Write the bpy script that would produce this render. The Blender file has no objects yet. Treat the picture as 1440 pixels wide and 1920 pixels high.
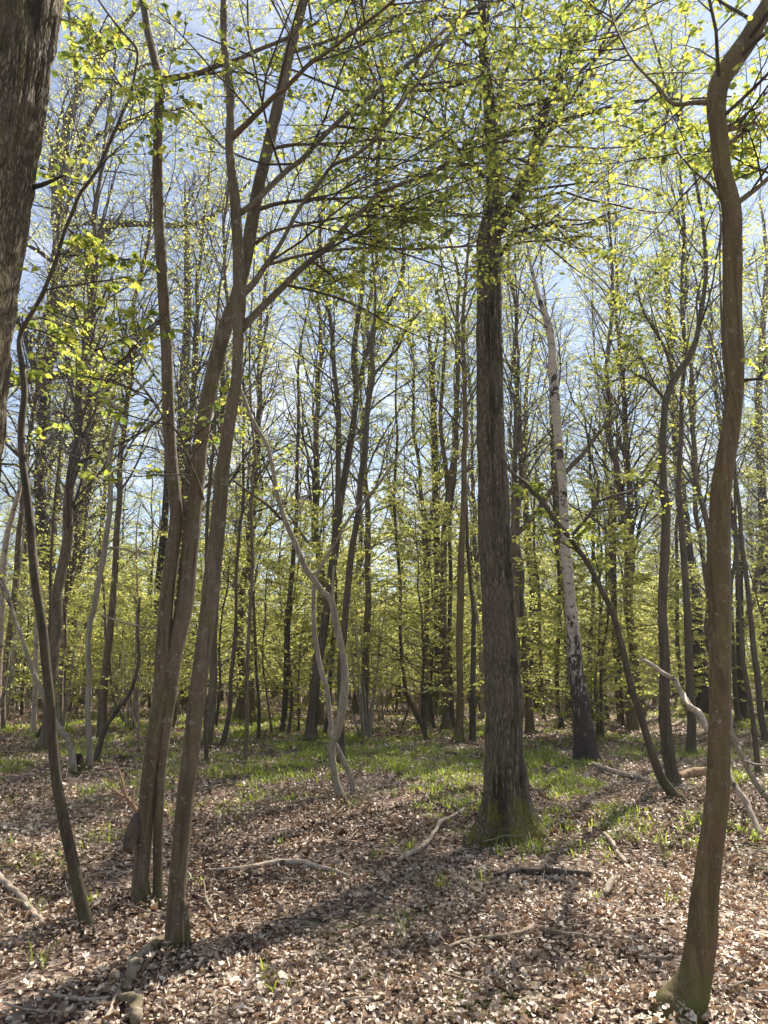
import bpy, math, numpy as np
from mathutils import Vector
SC = bpy.context.scene
COL = SC.collection
RAD = math.radians

# ------------------------------------------------------------------ camera frame
F, CX, CY, CAMH, PITCH = 1423.0, 720.0, 960.0, 1.55, RAD(12.0)
cp, sp = math.cos(PITCH), math.sin(PITCH)
cam_d = bpy.data.cameras.new('camera'); cam = bpy.data.objects.new('camera', cam_d); COL.objects.link(cam)
cam_d.sensor_fit = 'VERTICAL'; cam_d.sensor_height = 36.0; cam_d.lens = 36.0 * F / 1920.0
cam_d.clip_start = 0.05; cam_d.clip_end = 2000
cam.location = (0, 0, CAMH); cam.rotation_euler = (RAD(90) + PITCH, 0, 0)
SC.camera = cam

# ------------------------------------------------------------------ noise and ground
def _hash(ix, iy, iz, seed):
    h = (ix.astype(np.int64) * 374761393 + iy.astype(np.int64) * 668265263 + iz.astype(np.int64) * 2147483647 + seed * 974634541) & 0xFFFFFFFF
    h = ((h ^ (h >> 13)) * 1274126177) & 0xFFFFFFFF
    h = ((h ^ (h >> 15)) * 2246822519) & 0xFFFFFFFF
    return ((h ^ (h >> 16)) & 0xFFFFFF) / float(0xFFFFFF)
def noise(x, y, z=0.0, seed=0):
    x, y, z = np.broadcast_arrays(np.asarray(x, float), np.asarray(y, float), np.asarray(z, float))
    ix, iy, iz = np.floor(x), np.floor(y), np.floor(z)
    fx, fy, fz = x - ix, y - iy, z - iz
    fx, fy, fz = [f * f * (3 - 2 * f) for f in (fx, fy, fz)]
    r = 0
    for a in (0, 1):
        wx = fx if a else 1 - fx
        for b in (0, 1):
            wy = fy if b else 1 - fy
            for c in (0, 1):
                wz = fz if c else 1 - fz
                r = r + wx * wy * wz * _hash(ix + a, iy + b, iz + c, seed)
    return r
def fbm(x, y, z=0.0, seed=0, oct=3):
    r, a, s = 0, 0.5, 0
    x, y, z = np.asarray(x, float), np.asarray(y, float), np.asarray(z, float)
    for k in range(oct):
        r = r + a * noise(x * 2 ** k, y * 2 ** k, z * 2 ** k, seed + k * 17); s += a; a *= 0.5
    return r / s
def gz(x, y):
    x = np.asarray(x, float); y = np.asarray(y, float)
    d = np.hypot(x, y)
    return (0.10 * (fbm(x / 1.7 + 31, y / 1.7 + 7, 0, 3, 2) - 0.5) + 0.30 * np.clip(d / 30, 0.15, 1) * (fbm(x / 8 + 5, y / 8 + 9, 0, 8, 2) - 0.5))
def ray(px, py):
    u, v = (px - CX) / F, (CY - py) / F
    return np.array([u, cp - v * sp, sp + v * cp])
def on_ground(px, py):
    d = ray(px, py)
    t = -CAMH / d[2]
    for _ in range(30):
        p = d * t
        t = (float(gz(p[0], p[1])) - CAMH) / d[2]
    p = d * t; p[2] += CAMH
    return p
def at_depth(px, py, Y):
    d = ray(px, py); t = Y / d[1]
    p = d * t; p[2] += CAMH
    return p, t            # t is the distance along the optical axis

# ------------------------------------------------------------------ mesh helpers
def make_mesh(name, V, quads=None, tris=None, smooth=True, mats=(), attr=None, qmat=None):
    me = bpy.data.meshes.new(name)
    nq = 0 if quads is None else len(quads); nt = 0 if tris is None else len(tris)
    V = np.ascontiguousarray(V, np.float32)
    me.vertices.add(len(V)); me.vertices.foreach_set('co', V.ravel())
    li = []
    if nq: li.append(np.asarray(quads, np.int32).ravel())
    if nt: li.append(np.asarray(tris, np.int32).ravel())
    loops = np.concatenate(li)
    me.loops.add(len(loops)); me.loops.foreach_set('vertex_index', loops)
    starts = np.concatenate([np.arange(nq) * 4, nq * 4 + np.arange(nt) * 3]).astype(np.int32)
    me.polygons.add(nq + nt); me.polygons.foreach_set('loop_start', starts)
    me.polygons.foreach_set('use_smooth', np.full(nq + nt, smooth, bool))
    for m in mats: me.materials.append(m)
    if qmat is not None: me.polygons.foreach_set('material_index', np.asarray(qmat, np.int32))
    if attr is not None:
        a = me.attributes.new('rnd', 'FLOAT', 'FACE'); a.data.foreach_set('value', np.asarray(attr, np.float32))
    me.update(calc_edges=True); me.validate()
    return me
def link(name, data, parent=None, loc=None):
    o = bpy.data.objects.new(name, data); COL.objects.link(o)
    if parent is not None: o.parent = parent
    if loc is not None: o.location = loc
    return o
def tag(o, label, cat, group=None):
    o['label'] = label; o['category'] = cat
    if group: o['group'] = group
    return o
def norm(v): return v / np.maximum(np.linalg.norm(v, axis=-1, keepdims=True), 1e-9)

def catmull(P, n_per):
    P = np.asarray(P, float)
    A = np.vstack([2 * P[0] - P[1], P, 2 * P[-1] - P[-2]])
    out = []
    for i in range(len(P) - 1):
        p0, p1, p2, p3 = A[i], A[i + 1], A[i + 2], A[i + 3]
        t = np.linspace(0, 1, n_per, endpoint=False)[:, None]
        out.append(0.5 * ((2 * p1) + (-p0 + p2) * t + (2 * p0 - 5 * p1 + 4 * p2 - p3) * t ** 2 + (-p0 + 3 * p1 - 3 * p2 + p3) * t ** 3))
    out.append(P[-1][None])
    return np.vstack(out)
def frames(P):
    T = norm(np.gradient(P, axis=0))
    n = len(P); N = np.zeros_like(P)
    ref = np.array([1., 0, 0]) if abs(T[0][0]) < 0.8 else np.array([0, 0, 1.])
    N[0] = norm(ref - T[0] * ref.dot(T[0]))
    for i in range(1, n):
        v = N[i - 1] - T[i] * N[i - 1].dot(T[i]); N[i] = norm(v)
    return T, N, np.cross(T, N)
def stem_mesh(P, R, sides, disp=None, cap=True):
    """one solid tapered stem; disp(theta, arclength, height) multiplies the radius"""
    T, N, B = frames(P)
    th = np.linspace(0, 2 * math.pi, sides, endpoint=False); fur = None
    s = np.concatenate([[0], np.cumsum(np.linalg.norm(np.diff(P, axis=0), axis=1))])
    rr = np.repeat(R[:, None], sides, 1)
    if disp is not None:
        fac = disp(th[None, :], s[:, None], R[:, None]) * np.ones_like(rr); rr = rr * fac
        fur = fac - fac.mean(1, keepdims=True); fur = np.clip(.5 + fur / (np.percentile(np.abs(fur), 90, axis=1, keepdims=True) * 2 + 1e-6), 0, 1)
    V = P[:, None, :] + rr[..., None] * (np.cos(th)[None, :, None] * N[:, None, :] + np.sin(th)[None, :, None] * B[:, None, :])
    n = len(P)
    V = V.reshape(-1, 3)
    i = np.arange(n - 1)[:, None] * sides; j = np.arange(sides)[None, :]; k = (j + 1) % sides
    Q = np.stack([i + j, i + k, i + sides + k, i + sides + j], -1).reshape(-1, 4)
    tr = None
    if cap:
        V = np.vstack([V, P[:1] - T[:1] * R[0] * 0.1, P[-1:] + T[-1:] * R[-1] * 0.3])
        c0, c1 = n * sides, n * sides + 1
        jj = np.arange(sides); kk = (jj + 1) % sides
        tr = np.vstack([np.stack([kk, jj, np.full(sides, c0)], 1), np.stack([(n - 1) * sides + jj, (n - 1) * sides + kk, np.full(sides, c1)], 1)])
    stem_mesh.fur = None if fur is None else np.concatenate([fur.ravel(), [.5, .5]]) if cap else fur.ravel()
    return V, Q, tr
def twig_tubes(P, R, sides):
    """P (M,n,3), R (M,n) -> verts, quads of M thin twigs"""
    M, n = R.shape
    T = norm(np.gradient(P, axis=1))
    D = norm(P[:, -1] - P[:, 0])
    ref = np.where(np.abs(D[:, 2:3]) > 0.75, np.array([[1., 0, 0]]), np.array([[0, 0, 1.]]))[:, None, :]
    N = norm(np.cross(T, ref)); B = np.cross(T, N)
    th = np.linspace(0, 2 * math.pi, sides, endpoint=False)
    V = P[:, :, None, :] + R[:, :, None, None] * (np.cos(th)[None, None, :, None] * N[:, :, None, :] + np.sin(th)[None, None, :, None] * B[:, :, None, :])
    m = np.arange(M)[:, None, None] * (n * sides); i = np.arange(n - 1)[None, :, None] * sides
    j = np.arange(sides)[None, None, :]; k = (j + 1) % sides
    Q = np.stack([m + i + j, m + i + k, m + i + sides + k, m + i + sides + j], -1).reshape(-1, 4)
    return V.reshape(-1, 3), Q
def join(parts):
    off, Vs, Qs = 0, [], []
    for V, Q in parts:
        Vs.append(V); Qs.append(Q + off); off += len(V)
    return np.vstack(Vs), np.vstack(Qs)

# ------------------------------------------------------------------ growth
def march(pos, d, L, n, jit, trop, rng):
    P = [pos]; step = (L / (n - 1))[:, None]
    for _ in range(n - 1):
        d = norm(d + rng.normal(0, jit, d.shape) + np.array([0, 0, trop]))
        P.append(P[-1] + d * step)
    return np.stack(P, 1)
def sprout(pos, tan, plen, prad, t, ang, angsd, up, flat, lrat, n, jit, trop, rmin, rfrac, rng, side=None, rcap=.009):
    M = len(pos)
    h = norm(np.cross(tan, np.array([0, 0, 1.])) + rng.normal(0, 0.02, tan.shape))
    v = np.cross(h, tan)
    if side is None: az = rng.uniform(0, 2 * math.pi, M)
    else: az = np.where(side > 0, 0, math.pi) + rng.normal(0, 0.45, M)
    perp = np.cos(az)[:, None] * h + np.sin(az)[:, None] * v
    a = rng.normal(ang, angsd, M)[:, None]
    d = np.cos(a) * tan + np.sin(a) * perp
    d[:, 2] = d[:, 2] * (1 - flat) + up
    d = norm(d)
    L = plen * lrat * rng.uniform(0.5, 1.25, M) * (1 - 0.55 * t)
    P = march(pos, d, L, n, jit, trop, rng)
    r0 = np.maximum(np.minimum(prad * rfrac, rcap * L + .004), rmin)
    R = r0[:, None] * np.linspace(1, 0.35, n)[None, :]
    return P, R
def along(P, R, t):
    """sample (M,K) positions on (M,n) paths"""
    M, n = R.shape; K = t.shape[1]
    f = t * (n - 1); i = np.clip(np.floor(f).astype(int), 0, n - 2); w = (f - i)
    mi = np.arange(M)[:, None]
    a, b = P[mi, i], P[mi, i + 1]
    pos = a + (b - a) * w[..., None]; tan = norm(b - a)
    rad = R[mi, i] * (1 - w) + R[mi, i + 1] * w
    ln = np.linalg.norm(np.diff(P, axis=1), axis=2).sum(1)
    return pos.reshape(-1, 3), tan.reshape(-1, 3), rad.ravel(), np.repeat(ln, K)
def level(P, R, K, c, rng, alt=True):
    M = len(P)
    t = c.get('t0', 0.15) + (0.98 - c.get('t0', 0.15)) * (np.arange(K)[None, :] + rng.uniform(0, 1, (M, K))) / K
    pos, tan, rad, ln = along(P, R, t)
    side = np.tile(np.where(np.arange(K) % 2 == 0, 1, -1), M) if alt else None
    return sprout(pos, tan, ln, rad, t.ravel(), c['ang'], c.get('sd', 0.2), c.get('up', 0.05), c.get('flat', 0.3), c['len'], c['n'],
                  c.get('jit', 0.12), c.get('trop', 0.0), c['rmin'], c.get('rf', .6), rng, side, c.get('rcap', .009))
def put_leaves(P, R, K, size, keep, rng, droop=0.35, tmin=0.15):
    M = len(P)
    t = np.clip(tmin + (1.02 - tmin) * (np.arange(K)[None, :] + rng.uniform(0, 1, (M, K))) / K, 0, 1)
    pos, tan, rad, ln = along(P, R, t)
    m = rng.uniform(0, 1, len(pos)) < keep
    pos, tan = pos[m], tan[m]; n = len(pos)
    side = np.where(rng.uniform(0, 1, n) < 0.5, -1.0, 1.0)[:, None]
    h = norm(np.cross(tan, np.array([0, 0, 1.])) + rng.normal(0, 0.05, tan.shape))
    d = norm(tan * 0.6 + h * side * 0.9 + rng.normal(0, 0.35, tan.shape) + np.array([0, 0, -droop]))
    nr = norm(np.array([0, 0, 1.]) + rng.normal(0, 0.55, d.shape))
    b = norm(np.cross(nr, d)); nr = np.cross(d, b)
    return pos, d, b, nr, size * rng.uniform(0.4, 1.3, n)
def leaf_mesh(name, L, mat, rng, fine=True):
    pos, d, b, nr, s = [np.concatenate(x) for x in zip(*L)]
    n = len(pos)
    if fine:
        pr = np.array([[0, 0, 0], [.3, .36, .10], [.68, .30, .05], [1, 0, -.10], [.68, -.30, .05], [.3, -.36, .10]])
        q = np.array([[0, 5, 4, 3], [0, 3, 2, 1]])
    else:
        pr = np.array([[0, 0, 0], [.45, .40, .10], [1, 0, -.08], [.45, -.40, .10]]); q = np.array([[0, 3, 2, 1]])
    V = pos[:, None, :] + s[:, None, None] * (pr[None, :, 0:1] * d[:, None] + pr[None, :, 1:2] * b[:, None] + pr[None, :, 2:3] * nr[:, None])
    Q = (np.arange(n)[:, None, None] * len(pr) + q[None]).reshape(-1, 4)
    a = np.repeat(rng.uniform(0, 1, n), len(q))
    return make_mesh(name, V.reshape(-1, 3), Q, smooth=False, mats=[mat], attr=a)

# ------------------------------------------------------------------ materials
def nt(m): m.use_nodes = True; t = m.node_tree; t.nodes.clear(); return t
def N(t, typ, **k):
    n = t.nodes.new(typ)
    for a, v in k.items():
        if a.startswith('i_'):
            key = a[2:]; key = int(key) if key.isdigit() else key.replace('_', ' ')
            n.inputs[key].default_value = v
        else: setattr(n, a, v)
    return n
def ramp(t, src, stops, interp='LINEAR'):
    r = t.nodes.new('ShaderNodeValToRGB'); r.color_ramp.interpolation = interp
    e = r.color_ramp.elements
    while len(e) < len(stops): e.new(0.5)
    for k, (p, c) in enumerate(stops):
        e[k].position = p; e[k].color = (*c, 1) if len(c) == 3 else c
    t.links.new(src, r.inputs[0]); return r
def mixc(t, fac, a, b):
    m = t.nodes.new('ShaderNodeMix'); m.data_type = 'RGBA'
    for sock, v in ((m.inputs['Factor'], fac), (m.inputs[6], a), (m.inputs[7], b)):
        if hasattr(v, 'links'): t.links.new(v, sock)
        elif isinstance(v, tuple): sock.default_value = (*v, 1)
        else: sock.default_value = v
    return m.outputs[2]
def math_(t, op, a, b=None, clamp=False):
    m = t.nodes.new('ShaderNodeMath'); m.operation = op; m.use_clamp = clamp
    for s, v in ((m.inputs[0], a), (m.inputs[1], b)):
        if v is None: continue
        if hasattr(v, 'links'): t.links.new(v, s)
        else: s.default_value = v
    return m.outputs[0]
def noise_n(t, vec, scale, detail=4, rough=0.6, dist=0.0):
    n = N(t, 'ShaderNodeTexNoise', i_Scale=scale, i_Detail=detail, i_Roughness=rough, i_Distortion=dist)
    t.links.new(vec, n.inputs['Vector']); return n.outputs[0]
def mapped(t, vec, sc):
    m = N(t, 'ShaderNodeMapping'); m.inputs['Scale'].default_value = sc
    t.links.new(vec, m.inputs['Vector']); return m.outputs[0]
def finish(t, col, rough, height=None, bs=0.3, bd=0.01, spec=0.2):
    p = N(t, 'ShaderNodeBsdfPrincipled'); p.inputs['Specular IOR Level'].default_value = spec
    if hasattr(col, 'links'): t.links.new(col, p.inputs['Base Color'])
    else: p.inputs['Base Color'].default_value = (*col, 1)
    p.inputs['Roughness'].default_value = rough
    if height is not None:
        b = N(t, 'ShaderNodeBump', i_Strength=bs, i_Distance=bd)
        t.links.new(height, b.inputs['Height']); t.links.new(b.outputs[0], p.inputs['Normal'])
    o = N(t, 'ShaderNodeOutputMaterial'); t.links.new(p.outputs[0], o.inputs[0])

def leaf_material(name, dark, mid, light, trans, tw=0.55):
    m = bpy.data.materials.new(name); t = nt(m)
    a = N(t, 'ShaderNodeAttribute', attribute_name='rnd')
    r = ramp(t, a.outputs['Fac'], [(0, dark), (0.5, mid), (1, light)])
    hs = N(t, 'ShaderNodeMix', data_type='RGBA', blend_type='MULTIPLY'); hs.inputs['Factor'].default_value = 1
    t.links.new(r.outputs[0], hs.inputs[6]); hs.inputs[7].default_value = (*trans, 1)
    df = N(t, 'ShaderNodeBsdfDiffuse'); tr = N(t, 'ShaderNodeBsdfTranslucent'); gl = N(t, 'ShaderNodeBsdfGlossy', i_Roughness=0.42)
    t.links.new(r.outputs[0], df.inputs[0]); t.links.new(hs.outputs[2], tr.inputs[0])
    mx = N(t, 'ShaderNodeMixShader'); mx.inputs[0].default_value = tw
    t.links.new(df.outputs[0], mx.inputs[1]); t.links.new(tr.outputs[0], mx.inputs[2])
    m2 = N(t, 'ShaderNodeMixShader'); m2.inputs[0].default_value = 0.05
    t.links.new(mx.outputs[0], m2.inputs[1]); t.links.new(gl.outputs[0], m2.inputs[2])
    o = N(t, 'ShaderNodeOutputMaterial'); t.links.new(m2.outputs[0], o.inputs[0])
    return m
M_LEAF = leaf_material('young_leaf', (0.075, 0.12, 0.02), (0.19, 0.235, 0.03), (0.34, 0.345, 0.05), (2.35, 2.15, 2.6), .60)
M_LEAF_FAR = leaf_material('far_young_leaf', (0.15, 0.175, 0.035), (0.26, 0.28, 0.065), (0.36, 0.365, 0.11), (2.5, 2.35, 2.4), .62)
M_LEAF_OAK = leaf_material('budding_oak_leaf', (0.13, 0.14, 0.025), (0.20, 0.22, 0.03), (0.30, 0.30, 0.07), (2.35, 2.15, 2.3), .60)
M_IVY = leaf_material('ivy_leaf', (0.02, 0.045, 0.012), (0.03, 0.065, 0.015), (0.05, 0.09, 0.02), (1.3, 1.4, 1.0), 0.25)
M_GRASS = leaf_material('bluebell_blade', (0.08, 0.12, 0.02), (0.16, 0.21, 0.03), (0.26, 0.30, 0.05), (2.3, 2.2, 1.6), 0.55)
M_LITTER = leaf_material('dry_fallen_leaf', (0.075, 0.047, 0.034), (0.33, 0.238, 0.165), (0.72, 0.61, 0.485), (0.9, 0.65, 0.45), 0.15)

def bark_smooth(name, a, b, alg, spots=(0.42, 0.40, 0.34), moss=0.35, red=(0.16, 0.085, 0.05)):
    m = bpy.data.materials.new(name); t = nt(m)
    tc = N(t, 'ShaderNodeTexCoord'); v = tc.outputs['Object']
    big = noise_n(t, mapped(t, v, (5, 5, 1.6)), 1.0, 4, .6)
    fine = noise_n(t, mapped(t, v, (70, 70, 9)), 1.0, 4, .65, .4)
    lent = noise_n(t, mapped(t, v, (30, 30, 130)), 1.0, 2, .5)
    col = mixc(t, ramp(t, big, [(.35, (0, 0, 0)), (.65, (1, 1, 1))]).outputs[0], a, b)
    col = mixc(t, math_(t, 'MULTIPLY', ramp(t, noise_n(t, mapped(t, v, (9, 9, 2.2)), 1.0, 3, .6), [(.5, (0, 0, 0)), (.72, (1, 1, 1))]).outputs[0], .4), col, red)
    col = mixc(t, ramp(t, noise_n(t, mapped(t, v, (7, 7, 3.2)), 1.3, 5, .7), [(.47, (0, 0, 0)), (.62, (1, 1, 1))]).outputs[0], col, alg)
    col = mixc(t, math_(t, 'MULTIPLY', ramp(t, fine, [(.4, (0, 0, 0)), (.7, (1, 1, 1))]).outputs[0], .55), col, tuple(x * .45 for x in a))
    col = mixc(t, ramp(t, noise_n(t, v, 38, 3, .6), [(.66, (0, 0, 0)), (.73, (1, 1, 1))]).outputs[0], col, spots)
    col = mixc(t, math_(t, 'MULTIPLY', ramp(t, lent, [(.64, (0, 0, 0)), (.72, (1, 1, 1))]).outputs[0], .5), col, tuple(x * 1.5 for x in b))
    col = mixc(t, math_(t, 'MULTIPLY', ramp(t, noise_n(t, mapped(t, v, (14, 14, 1.3)), 1.0, 4, .7, .8), [(.50, (0, 0, 0)), (.60, (1, 1, 1))]).outputs[0], .6), col, tuple(x * .5 for x in a))
    col = mixc(t, math_(t, 'MULTIPLY', ramp(t, noise_n(t, v, 15, 5, .75), [(.58, (0, 0, 0)), (.64, (1, 1, 1))]).outputs[0], .35), col, tuple(x * .8 for x in spots))
    sx = N(t, 'ShaderNodeSeparateXYZ'); t.links.new(v, sx.inputs[0])
    mz = math_(t, 'SUBTRACT', 0.32, sx.outputs[2]); mz = math_(t, 'ADD', math_(t, 'MULTIPLY', mz, 1.6), math_(t, 'MULTIPLY', math_(t, 'SUBTRACT', noise_n(t, v, 6, 4, .6), .5), 2.6))
    col = mixc(t, math_(t, 'MULTIPLY', mz, moss * 2, True), col, (0.085, 0.10, 0.018))
    h = math_(t, 'ADD', math_(t, 'MULTIPLY', fine, .7), math_(t, 'MULTIPLY', noise_n(t, mapped(t, v, (16, 16, 5)), 1.0, 3), .9))
    finish(t, col, .75, h, .75, .012, .25)
    return m
def bark_oak(name, dark, lightc, mossc, mossh, scale=1.0, mossall=0.0, furrowed=False):
    m = bpy.data.materials.new(name); t = nt(m)
    tc = N(t, 'ShaderNodeTexCoord'); v = tc.outputs['Object']
    a = N(t, 'ShaderNodeAttribute', attribute_name='furrow')
    grain = noise_n(t, mapped(t, v, (60 * scale, 60 * scale, 16 * scale)), 1.0, 5, .7, .5)
    blot = noise_n(t, v, 2.6, 4, .6)
    vo = N(t, 'ShaderNodeTexVoronoi', feature='DISTANCE_TO_EDGE', i_Scale=1.0)
    wob = N(t, 'ShaderNodeTexNoise', i_Scale=9.0); t.links.new(v, wob.inputs['Vector'])
    wv = N(t, 'ShaderNodeVectorMath', operation='MULTIPLY_ADD'); wv.inputs[1].default_value = (.05, .05, .05)
    t.links.new(wob.outputs['Color'], wv.inputs[0]); t.links.new(v, wv.inputs[2])
    t.links.new(mapped(t, wv.outputs[0], (46 * scale, 46 * scale, 7 * scale)), vo.inputs['Vector'])
    edge = ramp(t, vo.outputs['Distance'], [(.0, (0, 0, 0)), (.22, (1, 1, 1))]).outputs[0]
    col = mixc(t, edge, tuple(x * .45 for x in dark), lightc)
    col = mixc(t, ramp(t, grain, [(.35, (1, 1, 1)), (.62, (0, 0, 0))]).outputs[0], col, dark)
    if furrowed: col = mixc(t, ramp(t, a.outputs['Fac'], [(.10, (.85, .85, .85)), (.5, (0, 0, 0))]).outputs[0], col, tuple(x * .35 for x in dark))
    col = mixc(t, ramp(t, blot, [(.42, (0, 0, 0)), (.65, (.75, .75, .75))]).outputs[0], col, tuple(x * .55 for x in lightc))
    sx = N(t, 'ShaderNodeSeparateXYZ'); t.links.new(v, sx.inputs[0])
    mz = math_(t, 'MULTIPLY', math_(t, 'SUBTRACT', mossh, sx.outputs[2]), 1.0)
    mz = math_(t, 'ADD', mz, math_(t, 'MULTIPLY', math_(t, 'SUBTRACT', noise_n(t, mapped(t, v, (1.6, 1.6, .8)), 3.4, 6, .72), .5), 3.6))
    if mossall:
        mz = math_(t, 'MAXIMUM', mz, math_(t, 'MULTIPLY', math_(t, 'SUBTRACT', noise_n(t, mapped(t, v, (6, 6, 1.5)), 1.2, 6, .7), .52), mossall))
    mz = math_(t, 'MULTIPLY', mz, 1.0, True)
    mcol = mixc(t, ramp(t, noise_n(t, v, 30, 3, .6), [(.35, (0, 0, 0)), (.65, (1, 1, 1))]).outputs[0], mossc, tuple(x * 2.0 for x in mossc))
    col = mixc(t, mz, col, mcol)
    h = math_(t, 'ADD', math_(t, 'MULTIPLY', edge, .8), math_(t, 'MULTIPLY', grain, .5))
    finish(t, col, .88, h, .9, .015, .15)
    return m
def bark_birch():
    m = bpy.data.materials.new('birch_bark'); t = nt(m)
    tc = N(t, 'ShaderNodeTexCoord'); v = tc.outputs['Object']
    sx = N(t, 'ShaderNodeSeparateXYZ'); t.links.new(v, sx.inputs[0]); z = sx.outputs[2]
    lent = noise_n(t, mapped(t, v, (5, 5, 30)), 1.0, 3, .6, .5)
    base = mixc(t, noise_n(t, v, 3, 4, .6), (0.30, 0.245, 0.20), (0.52, 0.45, 0.385))
    col = mixc(t, ramp(t, lent, [(.60, (0, 0, 0)), (.66, (1, 1, 1))]).outputs[0], base, (0.07, 0.055, 0.045))
    col = mixc(t, ramp(t, noise_n(t, mapped(t, v, (2.2, 2.2, 3.2)), 1.0, 4, .65, .6), [(.57, (0, 0, 0)), (.61, (1, 1, 1))]).outputs[0], col, (0.035, 0.028, 0.025))
    fiss = noise_n(t, mapped(t, v, (15, 15, 5)), 1.0, 5, .7, .8)
    g = math_(t, 'MULTIPLY', math_(t, 'SUBTRACT', 2.5, z), .30)
    g = math_(t, 'ADD', g, math_(t, 'MULTIPLY', math_(t, 'SUBTRACT', fiss, .5), 2.8))
    dk = ramp(t, g, [(.10, (0, 0, 0)), (.22, (1, 1, 1))]).outputs[0]
    col = mixc(t, dk, col, mixc(t, noise_n(t, v, 14, 4, .7), (0.018, 0.014, 0.012), (0.075, 0.055, 0.045)))
    h = math_(t, 'ADD', fiss, math_(t, 'MULTIPLY', lent, .3))
    finish(t, col, .7, h, .8, .03, .25)
    return m
def wood_dead(name, a, b, mossy=0.0):
    m = bpy.data.materials.new(name); t = nt(m)
    tc = N(t, 'ShaderNodeTexCoord'); v = tc.outputs['Object']
    g = noise_n(t, v, 14, 6, .7, .6); k = noise_n(t, v, 60, 3, .6)
    col = mixc(t, ramp(t, g, [(.35, (0, 0, 0)), (.65, (1, 1, 1))]).outputs[0], a, b)
    col = mixc(t, ramp(t, noise_n(t, v, 7, 4, .6), [(.58, (0, 0, 0)), (.68, (1, 1, 1))]).outputs[0], col, tuple(x * .3 for x in a))
    if mossy: col = mixc(t, ramp(t, noise_n(t, v, 5, 5, .65), [(.55 - mossy * .2, (0, 0, 0)), (.7, (1, 1, 1))]).outputs[0], col, (0.085, 0.08, 0.025))
    finish(t, col, .8, math_(t, 'ADD', g, math_(t, 'MULTIPLY', k, .4)), .7, .01, .2)
    return m
def twig_mat(name, c):
    m = bpy.data.materials.new(name); t = nt(m)
    tc = N(t, 'ShaderNodeTexCoord')
    col = mixc(t, noise_n(t, tc.outputs['Object'], 3.0, 3, .6), tuple(x * .6 for x in c), tuple(x * 1.35 for x in c))
    finish(t, col, .75, None, spec=.2); return m
M_HORN = bark_smooth('hornbeam_bark', (0.105, 0.074, 0.049), (0.185, 0.140, 0.097), (0.120, 0.100, 0.048))
M_HORN_BROWN = bark_smooth('brown_hornbeam_bark', (0.115, 0.075, 0.038), (0.165, 0.115, 0.062), (0.13, 0.105, 0.04), spots=(.30, .27, .20), moss=.6)
M_HORN_DARK = bark_smooth('dark_stem_bark', (0.066, 0.048, 0.034), (0.120, 0.092, 0.065), (0.080, 0.072, 0.034), spots=(.22, .21, .18))
M_PALE = bark_smooth('pale_stem_bark', (0.24, 0.20, 0.155), (0.36, 0.31, 0.25), (0.21, 0.19, 0.11), spots=(.5, .47, .4))
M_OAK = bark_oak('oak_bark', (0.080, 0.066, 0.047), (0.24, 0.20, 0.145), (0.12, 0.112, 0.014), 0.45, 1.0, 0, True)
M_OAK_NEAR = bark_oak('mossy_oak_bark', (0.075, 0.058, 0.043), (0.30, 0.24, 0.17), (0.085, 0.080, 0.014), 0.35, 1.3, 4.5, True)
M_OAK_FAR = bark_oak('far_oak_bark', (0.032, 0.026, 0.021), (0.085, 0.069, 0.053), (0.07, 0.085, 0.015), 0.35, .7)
M_BIRCH = bark_birch()
M_DEAD = wood_dead('dead_wood', (0.26, 0.20, 0.15), (0.46, 0.38, 0.30))
M_DEAD_RED = wood_dead('red_rotten_wood', (0.20, 0.11, 0.06), (0.36, 0.23, 0.14))
M_DEAD_MOSS = wood_dead('mossy_dead_wood', (0.17, 0.125, 0.085), (0.36, 0.29, 0.22), .6)
M_DEAD_DARK = wood_dead('dark_rotten_wood', (0.05, 0.036, 0.028), (0.13, 0.095, 0.07))
M_TWIG = twig_mat('twig_bark', (0.065, 0.052, 0.042)); M_TWIG_DARK = twig_mat('dark_twig_bark', (0.040, 0.033, 0.029)); M_TWIG_GREY = twig_mat('grey_twig_bark', (0.085, 0.069, 0.064)); M_TWIG_PALE = twig_mat('pale_twig_bark', (0.26, 0.22, 0.18))

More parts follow.
